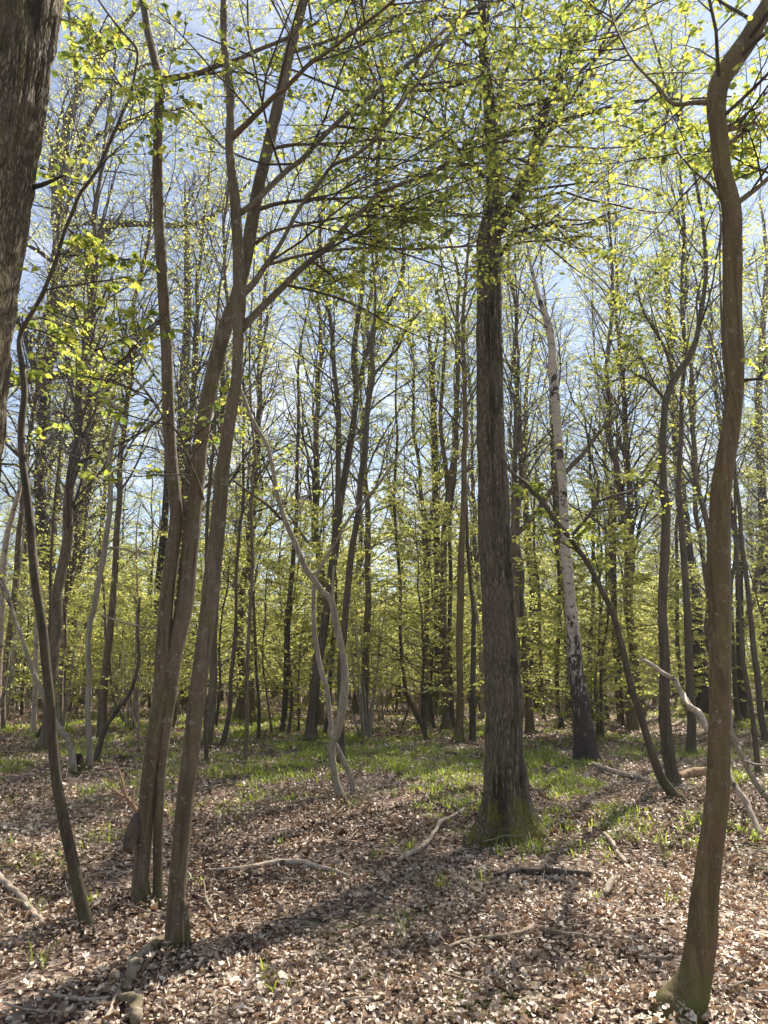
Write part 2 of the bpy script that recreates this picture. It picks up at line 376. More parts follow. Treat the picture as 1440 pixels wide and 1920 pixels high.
# ------------------------------------------------------------------ crowns
L2 = dict(ang=.85, sd=.2, up=.10, flat=.45, len=.55, n=5, jit=.13, trop=.01, rmin=.004, rf=.55, t0=.15)
L3 = dict(ang=.80, sd=.25, up=.05, flat=.55, len=.50, n=4, jit=.16, trop=.0, rmin=.0022, rf=.5, t0=.2)
L4 = dict(ang=.75, sd=.25, up=.03, flat=.5, len=.5, n=3, jit=.18, trop=.0, rmin=.0014, rf=.5, t0=.15)
def crown_of(paths, c, rng):
    """paths: list of (P,R) woody stems; returns twig verts/quads and leaves"""
    pp, tt, rr, ll, fr = [], [], [], [], []
    for P, R, n1, t0, len1 in paths:
        s = np.concatenate([[0], np.cumsum(np.linalg.norm(np.diff(P, axis=0), axis=1))])
        q = (t0 + (1 - t0) * (np.arange(n1) + rng.uniform(0, 1, n1)) / n1)
        x = q * s[-1]
        p = np.stack([np.interp(x, s, P[:, k]) for k in range(3)], 1)
        p2 = np.stack([np.interp(np.minimum(x + .1, s[-1]), s, P[:, k]) for k in range(3)], 1)
        p1 = np.stack([np.interp(np.maximum(x - .1, 0), s, P[:, k]) for k in range(3)], 1)
        pp.append(p); tt.append(norm(p2 - p1)); rr.append(np.interp(x, s, R)); ll.append(np.full(n1, len1)); fr.append((q - t0) / (1 - t0) * c.get('short', 1.0))
    if not pp: return None
    pp, tt, rr, ll, fr = map(np.concatenate, (pp, tt, rr, ll, fr))
    P1, R1 = sprout(pp, tt, ll, rr, fr, c['ang1'], .22, c['up1'], c.get('flat1', .2), 1.0, 7, c.get('jit1', .12), c.get('trop1', .02), c.get('r1', .006), c.get('rf1', .42), rng, rcap=c.get('rcap', .009))
    tubes = [twig_tubes(P1, R1, 5)]
    P2, R2 = level(P1, R1, c['k2'], {**L2, **c.get('L2', {})}, rng); tubes.append(twig_tubes(P2, R2, 4))
    P3, R3 = level(P2, R2, c['k3'], {**L3, **c.get('L3', {})}, rng); tubes.append(twig_tubes(P3, R3, 3))
    lv = [put_leaves(P3, R3, c['leaves'], c['size'], c['keep'], rng)]
    if c.get('k4'):
        P4, R4 = level(P3, R3, c['k4'], {**L4, **c.get('L4', {})}, rng); tubes.append(twig_tubes(P4, R4, 3))
        lv.append(put_leaves(P4, R4, max(1, c['leaves'] // 2), c['size'], c['keep'], rng))
    else:
        lv.append(put_leaves(P2, R2, c['leaves'], c['size'], c['keep'] * .5, rng))
    return join(tubes), lv
SPEC = {
 'hornbeam': dict(ang1=.75, up1=.25, flat1=.2, trop1=.03, k2=8, k3=5, k4=3, leaves=4, size=.055, keep=.38, short=.8),
 'spray':    dict(ang1=1.0, up1=.05, flat1=.6, trop1=.0, k2=7, k3=4, leaves=5, size=.060, keep=.62, short=.5, rf1=.5, jit1=.10),
 'oakspray': dict(ang1=1.0, up1=.10, flat1=.35, trop1=.0, k2=6, k3=4, leaves=6, size=.044, keep=.6, short=.6, rf1=.35, r1=.012, jit1=.18),
 'bare':     dict(ang1=.6, up1=.35, flat1=.1, trop1=.04, k2=8, k3=6, k4=3, leaves=2, size=.055, keep=.25, short=.8),
 'bareoak':  dict(ang1=.9, up1=.15, flat1=.15, trop1=.02, k2=8, k3=6, k4=3, leaves=2, size=.055, keep=.25, short=.6, jit1=.25, r1=.02, L2=dict(jit=.25, up=.15, flat=.2), L3=dict(jit=.25, flat=.2)),
 'thin':     dict(ang1=.8, up1=.2, flat1=.3, trop1=.02, k2=4, k3=3, leaves=4, size=.055, keep=.5, short=.8),
}

# ------------------------------------------------------------------ traced trees
def path3(pts, Y0, dy=0.0, wob=0.0, seed=0):
    pts = np.asarray(pts, float)
    d = np.concatenate([[0], np.cumsum(np.hypot(*np.diff(pts[:, :2], axis=0).T))]); f = d / max(d[-1], 1)
    P, R = [], []
    for k, (x, y, w) in enumerate(pts):
        Y = Y0 + dy * f[k] + wob * (float(noise(f[k] * 5 + .01, seed * 3.3, 0, seed)) - .5) * min(1, f[k] * 4)
        p, t = at_depth(x, y, Y); P.append(p); R.append(w / 2 * t / F * 0.95)
    return np.array(P), np.array(R)
def extend(P, R, H, rng, rtip=.012):
    """carry a stem on upwards to height H"""
    H = max(H, P[-1][2] + 4.0)
    n = int(max(3, (H - P[-1][2]) / .9)); d = norm(P[-1] - P[-2]); st = (H - P[-1][2]) / n
    Q, S = [], []
    p = P[-1]
    for i in range(n):
        d = norm(d * .8 + np.array([0, 0, .3]) + rng.normal(0, .10, 3)); p = p + d * st / max(d[2], .4)
        Q.append(p); S.append(R[-1] + (rtip - R[-1]) * (i + 1) / n)
    return np.vstack([P, Q]), np.concatenate([R, S])
def flute(seed, amp=.10, kn=3, fl=.16):
    kr = np.random.default_rng(seed + 999); ks = np.cumsum(kr.uniform(.35, 1.1, 26)); kt = kr.uniform(0, 6.283, 26); kz = kr.uniform(.025, .07, 26); ka = kr.uniform(.06, .24, 26)
    def f(th, s, R):
        kb = 0
        for q in range(26):
            dt = np.abs((th - kt[q] + math.pi) % (2 * math.pi) - math.pi); kb = kb + ka[q] * np.exp(-((s - ks[q]) / kz[q]) ** 2 - (dt / .55) ** 2)
        a = noise(np.cos(th) * 1.3 + 7, np.sin(th) * 1.3 + 3, s * .55, seed) - .5
        b = noise(np.cos(th) * 3.2 + 9, np.sin(th) * 3.2 + 1, s * 2.2, seed + 5) - .5
        return 1 + kb + amp * (a * 1.8 + b * .7) + fl * np.exp(-s / .22) * (np.cos(kn * th + seed) + .5)
    return f
def furrows(seed, depth, lobes=0.0, flare_h=.35):
    def f(th, s, R):
        x, y = np.cos(th), np.sin(th)
        u = R * 34; wv = .9 * (noise(x * u * .3, y * u * .3, s * 3.0, seed + 2) - .5)
        n1 = noise(x * u + wv, y * u + wv, s * 2.6, seed); n2 = noise(x * u * 2.3, y * u * 2.3, s * 11, seed + 9)
        rid = 1 - np.abs(2 * n1 - 1); rid = np.clip(rid * 1.3 - .1, 0, 1) ** 1.5
        big = noise(x * 1.5 + 4, y * 1.5 + 2, s * .5, seed + 4) - .5
        r = 1 - depth / R * (rid * .8 + (n2 - .5) * .45) + .10 * big
        if lobes: r = r + lobes * np.exp(-s / flare_h) * (np.cos(5 * th + 1.1) * .5 + np.cos(3 * th + 2.0) * .4 + .25)
        return r
    return f
BASES = []
def tree(name, label, cat, pts, mat, group=None, H=None, crown=None, crown_args=None, limbs=(), extra=(), sides=14, dy=0.0, wob=.25, seed=1,
         disp='flute', dense=4, Y=None, leafmat=None, twigmat=None, stems=(), fine=True, sink=.12, dcut=None, limbcrown=None):
    rng = np.random.default_rng(seed)
    g = on_ground(pts[0][0], pts[0][1])
    Y0 = g[1] if Y is None else Y
    root = bpy.data.objects.new(name, None); COL.objects.link(root); root.empty_display_size = .2
    base = np.array([at_depth(pts[0][0], pts[0][1], Y0)[0][0], Y0, 0.0]); base[2] = float(gz(base[0], base[1]))
    root.location = base; BASES.append((base[0], base[1]))
    tag(root, label, cat, group)
    woody = []
    def put(pname, P, R, nd, sd, dfn, m, parent=root):
        V, Q, T = stem_mesh(P, R, sd, dfn)
        me = make_mesh(pname, V - base, Q, T, True, [m])
        if stem_mesh.fur is not None and sd > 60:
            a = me.attributes.new('furrow', 'FLOAT', 'POINT'); a.data.foreach_set('value', stem_mesh.fur.astype(np.float32))
        return link(pname, me, parent)
    def stem(pts_, dy_, first, nd, H_, pname='trunk', dfn=None, Ys=None, m=mat, sd=sides):
        P, R = path3(pts_, Y0 if Ys is None else Ys, dy_, wob if first else wob * .4, seed)
        if first:
            P = np.vstack([[P[0][0], P[0][1], base[2] - sink], P]) if P[0][2] > base[2] - sink + .02 else P
            if len(P) > len(R): R = np.concatenate([[R[0] * 1.03], R])
        if H_: P, R = extend(P, R, H_, rng)
        PR = catmull(np.column_stack([P, R]), nd)
        put(pname, PR[:, :3], np.maximum(PR[:, 3], .002), nd, sd, dfn, m)
        woody.append((PR[:, :3], PR[:, 3])); return P
    dfn = flute(seed, .12) if disp == 'flute' else disp
    stem(pts, dy, True, dense, H, dfn=dfn)
    for (p, d_, H_) in stems: stem(p, d_, True, dense, H_, dfn=flute(seed + 3, .12))
    for lb in limbs:          # (points, start offset in depth, further depth, crown spec, n1, len1)
        W = np.vstack([w[0] for w in woody]); v = W - np.array([0, 0, CAMH])
        t_ = v[:, 1] * cp + v[:, 2] * sp; ux = CX + F * v[:, 0] / t_; uy = CY - F * (-v[:, 1] * sp + v[:, 2] * cp) / t_
        ys = W[np.argmin(np.hypot(ux - lb[0][0][0], uy - lb[0][0][1])), 1]
        P, R = path3(lb[0], ys + lb[1], lb[2], 0, seed + 2)
        PR = catmull(np.column_stack([P, R]), 4)
        put('branch', PR[:, :3], np.maximum(PR[:, 3], .002), 4, 8, flute(seed + 7, .08), mat if len(lb) < 7 else lb[6])
        if len(lb) > 3 and lb[3]: woody.append((PR[:, :3], PR[:, 3], lb[3], lb[4], lb[5]))
    tubes, leaves = [], []
    if crown:
        n1, t0, len1 = crown_args
        main = [(w[0], w[1], n1, t0, len1) for w in woody if len(w) == 2 and w[0][-1][2] - base[2] > 3]
        r = crown_of(main, crown if isinstance(crown, dict) else SPEC[crown], rng)
        if r: tubes.append(r[0]); leaves += r[1]
    for w in woody:
        if len(w) > 2:
            r = crown_of([(w[0], w[1], w[3], .08, w[4])], w[2] if isinstance(w[2], dict) else SPEC[w[2]], rng); tubes.append(r[0]); leaves += r[1]
    if tubes:
        V, Q = join(tubes)
        cr = link('crown', make_mesh('crown', V - base, Q, None, True, [twigmat or M_TWIG]), root)
        leaves = [(l[0] - base,) + l[1:] for l in leaves if len(l[0])]
        if leaves: link('foliage', leaf_mesh('foliage', leaves, leafmat or M_LEAF, rng, fine), cr)
    return root, base, woody

# ---- close trees
def thin_out(c, **k): return {**c, **k}
NEAR = thin_out(SPEC['spray'], size=.044, keep=.44, k2=8, k3=5, leaves=5, up1=.12, L3=dict(rmin=.0016))
NEARD = thin_out(SPEC['spray'], size=.044, keep=.50, k2=9, k3=5, leaves=5, up1=.12, L3=dict(rmin=.0016))
tree('oak_tree', 'thick oak trunk with deep mossy furrows, cut off by the left edge of the picture', 'tree',
     [(-222,1870,225),(-205,1700,214),(-140,1200,197),(-95,860,196),(-72,600,196),(-48,430,196),(-30,300,200),(-5,130,199),(15,0,200),(35,-140,198)],
     M_OAK_NEAR, H=14, crown='oakspray', crown_args=(14,.62,2.2), sides=190, dense=40, disp=furrows(3, .030, .45, .3), seed=11, wob=0, leafmat=M_LEAF_OAK,
     limbs=[([(62,352,9),(82,346,8),(100,338,6),(118,330,4)],0,.1)])
tree('hornbeam_tree', 'slim dark crooked stem standing alone in front of the mossy oak, bowed at its foot', 'tree',
     [(166,1752,27),(158,1715,25),(150,1680,24),(133,1600,22),(118,1530,21),(106,1460,20),(99,1390,19),(96,1330,19),(88,1260,18),(80,1180,18),(66,1090,17),(58,1000,16),(50,920,15),(42,860,14),(40,800,14),(46,740,13),(42,690,12),(36,645,10),(42,618,9),(58,590,9),(78,555,8.5),(95,515,8),(108,480,7.5),(120,438,7),(136,398,7),(150,364,7),(169,339,6.5),(186,312,6.5),(206,267,6),(222,231,6),(244,176,5.5),(256,120,5),(255,90,5),(225,55,4),(185,0,3.5),(165,-50,3)],
     M_HORN_DARK, crown=thin_out(SPEC['spray'], keep=.5), crown_args=(15,.5,.9), seed=12, sides=16,
     limbs=[([(40,858,8),(28,848,7),(14,834,6),(2,822,5)],0,.1,'thin',2,.5)])
tree('hornbeam_tree', 'hornbeam of two joined stems with a fluted hollow foot, left of the single leaning stem', 'tree',
     [(264,1700,48),(264,1675,39),(265,1640,34),(269,1580,33),(277,1480,32),(290,1380,32),(301,1300,31),(306,1220,32),(311,1140,31),(320,1060,29),(329,980,26),(329,940,25),(324,890,25),(318,820,24),(315,740,23),(313,660,22),(308,580,22),(303,500,21),(298,420,20),(296,340,19),(297,240,18),(299,160,18),(290,110,16),(278,60,15),(270,10,14),(262,-40,13)],
     M_HORN, H=13, crown=NEAR, crown_args=(20,.58,1.7), seed=13, sides=26, dense=6, disp=flute(13,.16,4),
     stems=[([(298,1702,30),(297,1675,22),(296,1640,19),(296,1580,18),(299,1480,19),(308,1380,21),(318,1300,27),(328,1220,31),(345,1140,33),(353,1060,31),(361,980,30),(366,930,28),(371,890,27),(377,820,27),(391,740,28),(404,680,28),(415,640,27),(431,590,27),(446,550,26),(463,480,25),(473,420,25),(486,350,24),(500,290,23),(514,230,22),(530,160,20),(545,90,19),(562,30,18),(572,-20,17),(590,-150,14)],.06,13)],
     limbs=[([(302,150,16),(330,145,12),(370,138,11),(410,122,10),(445,112,9),(480,95,8),(530,75,7),(600,40,5)],0,.4,NEAR,6,.9),
            ([(484,392,9),(500,388,8),(525,381,7.5),(580,375,6.5),(667,371,5),(740,368,4)],0,.5,NEAR,7,1.4),
            ([(480,457,7),(510,435,6),(550,425,5.5),(600,415,5),(670,405,4.5),(730,412,4),(800,420,3)],0,.6,NEAR,8,1.5),
            ([(506,282,7),(540,272,6),(600,270,5.5),(650,268,5),(700,262,4.5),(790,258,3.5)],0,.8,NEAR,8,1.6),
            ([(545,98,8),(600,82,7),(660,60,6),(720,36,5),(800,20,4)],0,1.2,NEAR,7,1.1),
            ([(381,935,5),(372,905,5),(361,878,4.5),(350,850,4.5),(339,820,4),(320,795,4),(300,772,4),(278,738,3.5),(242,700,3),(194,672,3),(155,635,2.5)],0,-1.6,thin_out(NEAR,size=.055,k2=5,k3=4,keep=.42),11,.8),
            ([(320,1195,5),(310,1182,4.5),(295,1178,4.5),(272,1176,4),(245,1170,3.5),(215,1162,3),(180,1150,2)],0,-.2,None,0,0,M_PALE),
            ([(262,1530,25),(250,1555,27),(243,1578,26),(238,1596,20)],0,-.12,None,0,0,M_DEAD_DARK)])
tree('hornbeam_tree', 'single leaning hornbeam stem with long bare boughs rising to the right', 'tree',
     [(330,1792,50),(330,1768,42),(330,1720,38),(334,1650,36),(340,1580,35),(347,1500,34),(357,1420,33),(365,1340,32),(375,1260,31),(386,1180,31),(396,1100,32),(405,1020,30),(411,960,29),(418,880,27),(426,820,25),(436,760,23),(442,725,22),(445,690,21),(447,620,22),(450,565,25),(447,520,23),(446,470,22),(443,420,22),(440,370,21),(434,320,19),(430,270,17),(432,220,16),(432,180,16),(427,140,15),(421,90,14),(419,40,14),(420,-10,13),(422,-100,11)],
     M_HORN, H=11, crown=NEAR, crown_args=(16,.66,1.6), seed=14, stems=[([(353,1788,16),(351,1755,12),(349,1725,10),(346,1695,8),(344,1665,5)],.0,None)], sides=26, dense=6, disp=flute(14,.12,3),
     limbs=[([(452,555,15),(475,532,13),(497,500,11),(525,459,9),(544,423,8.5),(567,381,8),(594,350,7.5),(622,312,7),(664,292,7),(700,264,7),(719,239,7),(733,217,7),(769,173,6),(800,134,5),(840,70,5),(870,20,4)],0,.6,NEARD,12,1.6),
            ([(452,618,17),(485,583,14),(527,541,13),(560,508,12),(593,480,11),(622,455,10.5),(645,428,10),(667,405,9.5),(690,385,9),(705,366,9),(740,350,8),(770,338,7.5),(800,328,7),(830,310,6.5),(858,298,6),(885,283,6),(920,270,5.5),(960,266,5),(1010,272,4.5),(1060,275,4),(1130,278,3.5),(1200,272,3)],0,2.2,NEARD,19,1.8),
            ([(705,366,7.5),(707,340,7),(708,300,7),(715,245,7),(719,184,7),(716,165,6),(708,156,6),(694,131,5.5),(686,110,5),(668,75,5),(650,20,4)],1.0,.3,NEAR,8,1.4),
            ([(447,402,13),(475,382,11.5),(505,352,11),(540,318,10.5),(565,300,10),(592,270,9.5),(622,240,9),(660,205,9),(700,178,9),(720,160,8.5),(745,138,8),(765,120,8),(790,100,7),(830,60,7),(880,20,6),(930,-5,5.5),(980,-40,5)],0,2.2,NEARD,14,2.0),
            ([(435,258,12),(460,235,10.5),(490,205,10),(515,180,9.5),(535,165,9),(560,140,8.5),(580,120,8),(610,100,7.5),(650,70,7),(690,40,6.5),(730,8,6),(780,-40,5)],0,-1.0,NEAR,10,1.5),
            ([(500,497,6),(560,480,6),(620,470,5.5),(690,465,5),(780,467,4.5),(870,462,3.5),(940,460,3)],.2,1.3,NEARD,11,1.6),
            ([(705,368,6),(760,395,5),(830,405,4),(900,400,4),(980,390,3),(1060,370,2.5)],1.0,2.0,NEARD,12,1.8),
            ([(720,160,6),(790,158,5),(860,152,5),(940,150,4),(1040,148,3.5),(1130,140,3)],.6,2.2,NEARD,13,1.9)])
tree('oak_tree', 'stout straight oak in the middle with a moss-covered flared foot', 'tree',
     [(952,1573,150),(952,1562,138),(951,1545,122),(950,1520,106),(949,1490,94),(947,1455,86),(946,1420,80),(945,1380,77),(944,1320,75),(941,1260,74),(937,1180,72),(933,1100,69),(929,1030,68),(926,960,65),(924,900,62),(920,820,58),(919,740,56),(917,660,54),(917,580,52),(917,500,50),(918,440,48),(924,400,40),(927,360,36),(925,310,32),(920,250,28),(916,170,24),(905,80,20),(900,-20,16)],
     M_OAK, H=17, crown=thin_out(SPEC['oakspray'],k2=8,k3=5,keep=.6), crown_args=(44,.45,3.3), sides=150, dense=22, disp=furrows(7,.020,.60,.30), seed=15, wob=0, leafmat=M_LEAF_OAK, sink=.2,
     limbs=[([(924,440,34),(945,410,29),(965,378,27),(985,340,26),(1000,300,24),(1012,240,19),(1045,150,14),(1085,60,11),(1115,-20,9)],0,.8,thin_out(SPEC['oakspray'],keep=.62,k3=5),28,2.2),
            ([(935,480,8),(944,470,8),(965,440,6),(1000,425,5),(1060,410,3)],0,-.6,thin_out(SPEC['oakspray'],keep=.5),9,1.2),
            ([(905,330,12),(880,300,10),(850,270,8),(810,230,6),(760,200,4)],0,.8,thin_out(SPEC['oakspray'],keep=.5),11,1.8)])
tree('birch_tree', 'silver birch with white upper bark and a black cracked foot', 'tree',
     [(1099,1430,58),(1097,1405,48),(1093,1360,41),(1086,1300,36),(1079,1245,31),(1075,1190,28),(1070,1140,25),(1066,1090,23),(1061,1040,21),(1058,980,20),(1055,920,19),(1050,860,20),(1045,800,19),(1040,740,19),(1036,690,18),(1033,640,17),(1025,600,16),(1015,572,13),(1003,530,10),(990,470,8),(985,400,6)],
     M_BIRCH, H=13, crown='thin', crown_args=(18,.5,1.6), seed=16, sides=28, dense=6, disp=furrows(16,.03,.35,.3), wob=0)
tree('hornbeam_tree', 'brown crooked hornbeam trunk nearest on the right, curved at foot and bent at top', 'tree',
     [(1266,1908,104),(1282,1876,84),(1296,1845,68),(1305,1813,59),(1313,1758,55),(1318,1702,53),(1325,1647,49),(1332,1591,47),(1340,1535,45),(1346,1480,44),(1347,1430,42),(1348,1380,41),(1350,1300,40),(1350,1220,42),(1350,1150,43),(1349,1080,42),(1350,1000,40),(1351,930,39),(1361,860,37),(1372,790,34),(1377,730,34),(1376,660,38),(1373,600,36),(1373,540,36),(1373,460,36),(1371,390,36),(1355,320,33),(1348,250,34),(1343,200,37),(1350,155,40),(1375,115,42),(1403,75,40),(1422,40,36),(1445,0,32),(1470,-60,28),(1490,-150,24)],
     M_HORN_BROWN, crown=NEAR, crown_args=(10,.72,1.3), seed=17, sides=32, dense=7, disp=flute(17,.10,3,.02), wob=.1,
     limbs=[([(1358,242,11),(1380,240,10),(1410,232,9),(1440,228,8),(1490,220,6)],0,.3,NEAR,5,1.0),
            ([(1360,274,9),(1385,255,8),(1400,243,7),(1425,210,5)],0,.3),
            ([(1383,380,11),(1410,360,10),(1440,335,9),(1480,300,7)],0,.4,NEAR,4,1.0),
            ([(1332,192,9),(1300,193,8),(1262,195,7),(1235,165,5.5),(1200,130,5),(1175,95,4.5),(1150,40,4),(1140,-10,3)],0,.8,NEAR,10,.9),
            ([(1357,380,7),(1330,345,6),(1300,320,5),(1275,290,4.5),(1250,260,4),(1200,245,3)],0,1.5,NEAR,9,.9),
            ([(1393,713,6),(1425,709,5),(1460,700,4)],0,-.2,'thin',3,.6)])
# ---- middle distance: one row per tree
G1 = 'slim hornbeam stems in the middle distance'
def mid(label, pts, mat=M_HORN_DARK, cat='tree', name='hornbeam_tree', H=16, n1=26, t0=.40, len1=2.6, crown='hornbeam', seed=1, **k):
    return tree(name, label, cat, pts, mat, None, H, crown, (n1, t0, len1), seed=seed, sides=k.pop('sides', 12), fine=k.pop('fine', True), **k)
mid('thin dark sapling leaning far over to the left, in front of the birch',
    [(1272,1503,26),(1262,1490,20),(1252,1476,18.5),(1238,1455,17),(1225,1420,16),(1213,1380,15),(1200,1340,14.5),(1187,1300,14),(1177,1260,13.5),(1168,1220,13),(1158,1180,12),(1145,1140,12),(1130,1110,11.5),(1115,1080,11),(1098,1050,11),(1080,1025,10.5),(1062,1000,10),(1045,980,9.5),(1030,960,9),(1012,935,8.5),(1000,925,8),(985,905,7),(962,888,6),(948,872,5)],
    H=None, n1=9, t0=.55, len1=.9, seed=21, name='sapling',
    limbs=[([(1067,1010,7.5),(1085,990,7),(1100,972,6.5),(1115,950,6.5),(1120,935,6.5),(1122,900,5),(1112,870,4.5),(1104,830,4),(1110,780,3)],0,.4,'thin',6,1.0),
           ([(1119,940,6),(1150,930,6),(1180,922,6),(1205,908,5.5),(1220,900,5),(1240,915,4.5),(1270,930,3)],.2,.5,'thin',7,.9)])
mid('bent dark stem just behind the foot of the leaning sapling, forking high up',
    [(1266,1480,34),(1262,1460,27),(1257,1435,25),(1252,1400,24),(1247,1350,24),(1246,1300,22),(1247,1250,21),(1245,1200,20),(1242,1150,18),(1243,1100,18),(1246,1050,18),(1248,1000,17),(1249,960,17),(1245,920,15),(1243,880,13),(1242,840,13),(1245,790,12),(1248,755,13),(1258,725,14),(1275,695,14),(1290,675,13),(1305,640,11),(1312,600,10),(1320,550,9),(1324,500,8),(1320,440,7),(1312,380,6)],
    seed=22, H=15, n1=24, limbs=[([(1248,752,7),(1235,735,6),(1215,715,5.5),(1195,702,5),(1170,690,4)],0,.4,'hornbeam',6,1.2),([(1262,716,9),(1258,690,7),(1245,650,6),(1228,620,5.5),(1205,580,5),(1190,520,4)],0,.5,'hornbeam',8,1.3)])
mid('broad dark trunk half hidden behind the brown crooked trunk on the right',
    [(1320,1340,42),(1315,1310,36),(1312,1290,34),(1308,1240,32),(1303,1190,29),(1298,1140,27),(1293,1080,25),(1288,1030,23),(1283,980,21),(1278,930,20),(1272,870,19),(1268,810,18),(1262,750,16),(1258,690,14),(1255,620,12),(1250,520,10)],
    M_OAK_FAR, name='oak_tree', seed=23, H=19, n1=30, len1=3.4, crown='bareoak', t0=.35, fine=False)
mid('straight slim stem touching the left side of the broad dark trunk, torn at its foot',
    [(1298,1414,22),(1297,1395,19),(1297,1340,17),(1292,1240,16),(1288,1140,14),(1283,1060,13),(1277,980,12),(1272,900,10)], seed=24)
mid('pale crooked sapling with a double bend, its foot beside a thinner pale stem', 
    [(641,1503,22),(636,1485,18),(629,1465,15.5),(625,1438,15),(622,1410,14),(625,1390,15),(631,1377,16),(638,1349,17),(642,1327,18),(645,1299,17),(647,1277,16),(646,1252,15),(642,1224,14),(636,1196,13.5),(629,1166,13),(621,1126,13),(604,1109,12),(588,1087,11.5),(574,1067,11),(563,1042,11),(552,1014,10.5),(538,984,10),(529,959,9.5),(521,931,9),(515,898,8.5),(508,862,8),(502,837,8),(493,820,8),(470,780,7),(455,740,6),(430,690,5)],
    M_PALE, name='sapling', H=None, n1=7, t0=.6, len1=.9, crown='thin', seed=25, wob=.1, twigmat=M_TWIG_PALE,
    limbs=[([(531,968,6.5),(527,973,6),(499,945,5.5),(471,926,5),(450,910,4.5),(435,899,4)],0,-.2,None,0,0,M_HORN_DARK),([(622,1130,6),(624,1100,5),(626,1060,3)],0,0,None,0,0,M_PALE)])
mid('thin pale stem crossing the foot of the crooked pale sapling, curving up to the right',
    [(660,1494,12),(660,1466,10.5),(652,1443,10),(640,1418,10),(629,1396,10),(618,1374,9.5),(621,1360,9),(618,1338,9.5),(614,1299,9.5),(610,1282,10),(602,1257,10),(596,1229,9.5),(592,1202,9),(589,1174,8.5),(588,1130,8),(590,1095,7),(599,1067,6.5),(632,1012,6),(660,964,6),(688,934,6),(713,903,5.5),(732,876,5),(760,834,4.5),(790,800,4)],
    M_PALE, name='sapling', H=None, n1=8, t0=.6, len1=.9, crown='thin', seed=26, wob=.1, twigmat=M_TWIG)
mid('forked hornbeam with a wide foot, left of the pale crooked sapling',
    [(584,1388,34),(584,1372,24),(586,1341,22),(590,1299,20.5),(595,1257,18.5),(602,1216,17.5),(610,1160,17),(617,1110,16.5),(625,1050,17),(632,990,17),(635,955,15),(634,915,11),(634,880,10),(635,840,10),(635,799,10),(634,758,10),(627,702,10),(624,652,9),(620,605,8.5),(611,549,8),(604,497,7),(600,440,6)],
    seed=27, H=17, n1=26, dense=5,
    limbs=[([(636,960,14),(643,915,13),(654,848,14),(662,800,12),(668,730,11.5),(663,674,11),(668,619,10),(677,563,9),(681,522,8),(682,480,7),(690,400,5)],.1,.5,'hornbeam',14,1.5),
           ([(667,735,10),(674,719,9.5),(685,669,9),(699,624,9),(716,591,9),(735,563,9),(752,527,9),(757,480,8),(755,430,6),(745,380,4)],.3,.6,'hornbeam',12,1.5)])
mid('tall slender hornbeam directly behind the crooked pale sapling, leaning slightly right',
    [(640,1434,20),(640,1410,16),(640,1382,15),(639,1320,13),(638,1257,12.5),(645,1188,13),(649,1140,13),(654,1084,13),(660,1028,12),(668,987,12),(674,945,12),(675,917,11),(679,876,11),(685,834,10),(686,799,10),(693,744,9.5),(700,702,9),(697,660,7.5),(700,619,6),(704,560,5)],
    seed=28, limbs=[([(702,700,6),(729,672,6),(749,647,5.5),(760,620,5),(790,580,4)],0,.4,'hornbeam',7,1.3)])
for i, (lb, pts, m) in enumerate([
 ('thin stem between the two forked hornbeams, showing only near the ground', [(610,1378,11),(612,1360,9),(616,1330,9),(620,1260,9),(626,1190,8),(630,1100,6)], M_HORN_DARK),
 ('whip-thin stem right of the leaning hornbeam, slanting to the left at its foot', [(417,1396,12),(427,1354,9.5),(432,1313,8.5),(433,1271,8),(438,1229,7.5),(442,1174,7),(443,1153,6),(443,1084,6),(446,1037,6),(450,987,5.5),(456,945,5.5),(456,889,5),(456,820,5),(458,740,4)], M_HORN_DARK),
 ('whip-thin wavy stem standing in leaf litter, second to the right of the leaning hornbeam', [(460,1432,12),(461,1415,9),(463,1354,8.5),(463,1271,8),(466,1202,7.5),(468,1160,7),(470,1126,6.5),(474,1056,6.5),(472,1001,6.5),(471,945,6),(474,889,5.5),(479,862,5.5),(475,820,5),(470,750,4)], M_HORN),
 ('very thin dark stem beside the wavy whip-thin one, rooted a little farther back', [(484,1386,8),(486,1327,6.5),(481,1271,6),(479,1216,6),(477,1160,5.5),(474,1090,5)], M_HORN_DARK),
 ('dark stem crossed by the crooked pale sapling, just left of the wide-footed forked hornbeam', [(530,1376,14),(531,1355,11),(534,1327,11),(538,1257,12),(539,1188,12.5),(539,1158,12),(543,1126,11),(549,1056,9),(552,1014,8),(556,973,7.5),(557,917,7),(557,862,6.5),(559,820,6.5),(560,752,6),(559,688,5)], M_HORN_DARK),
 ('small stem half hidden behind the right flank of the leaning hornbeam', [(388,1434,10),(386,1396,7.5),(384,1327,7),(385,1240,7),(386,1150,7),(387,1060,7),(388,987,7.5),(391,931,7.5),(396,876,7),(402,820,6.5),(405,740,5)], M_HORN_DARK),
 ('short twiggy stem in green, right of the very thin dark one', [(510,1376,6),(504,1330,4.5),(499,1293,4),(492,1230,3.5),(497,1160,3)], M_HORN),
 ('small slanting stem in the green strip behind the whip-thin stems', [(454,1354,7),(457,1320,5),(461,1280,4.5),(466,1240,4),(470,1190,3.5)], M_HORN),
 ]): mid(lb, pts, m, seed=40 + i, n1=9, len1=1.1, crown='thin', name='sapling', H=8 if i in (0,1,2,4,5) else 4.5, sides=8)
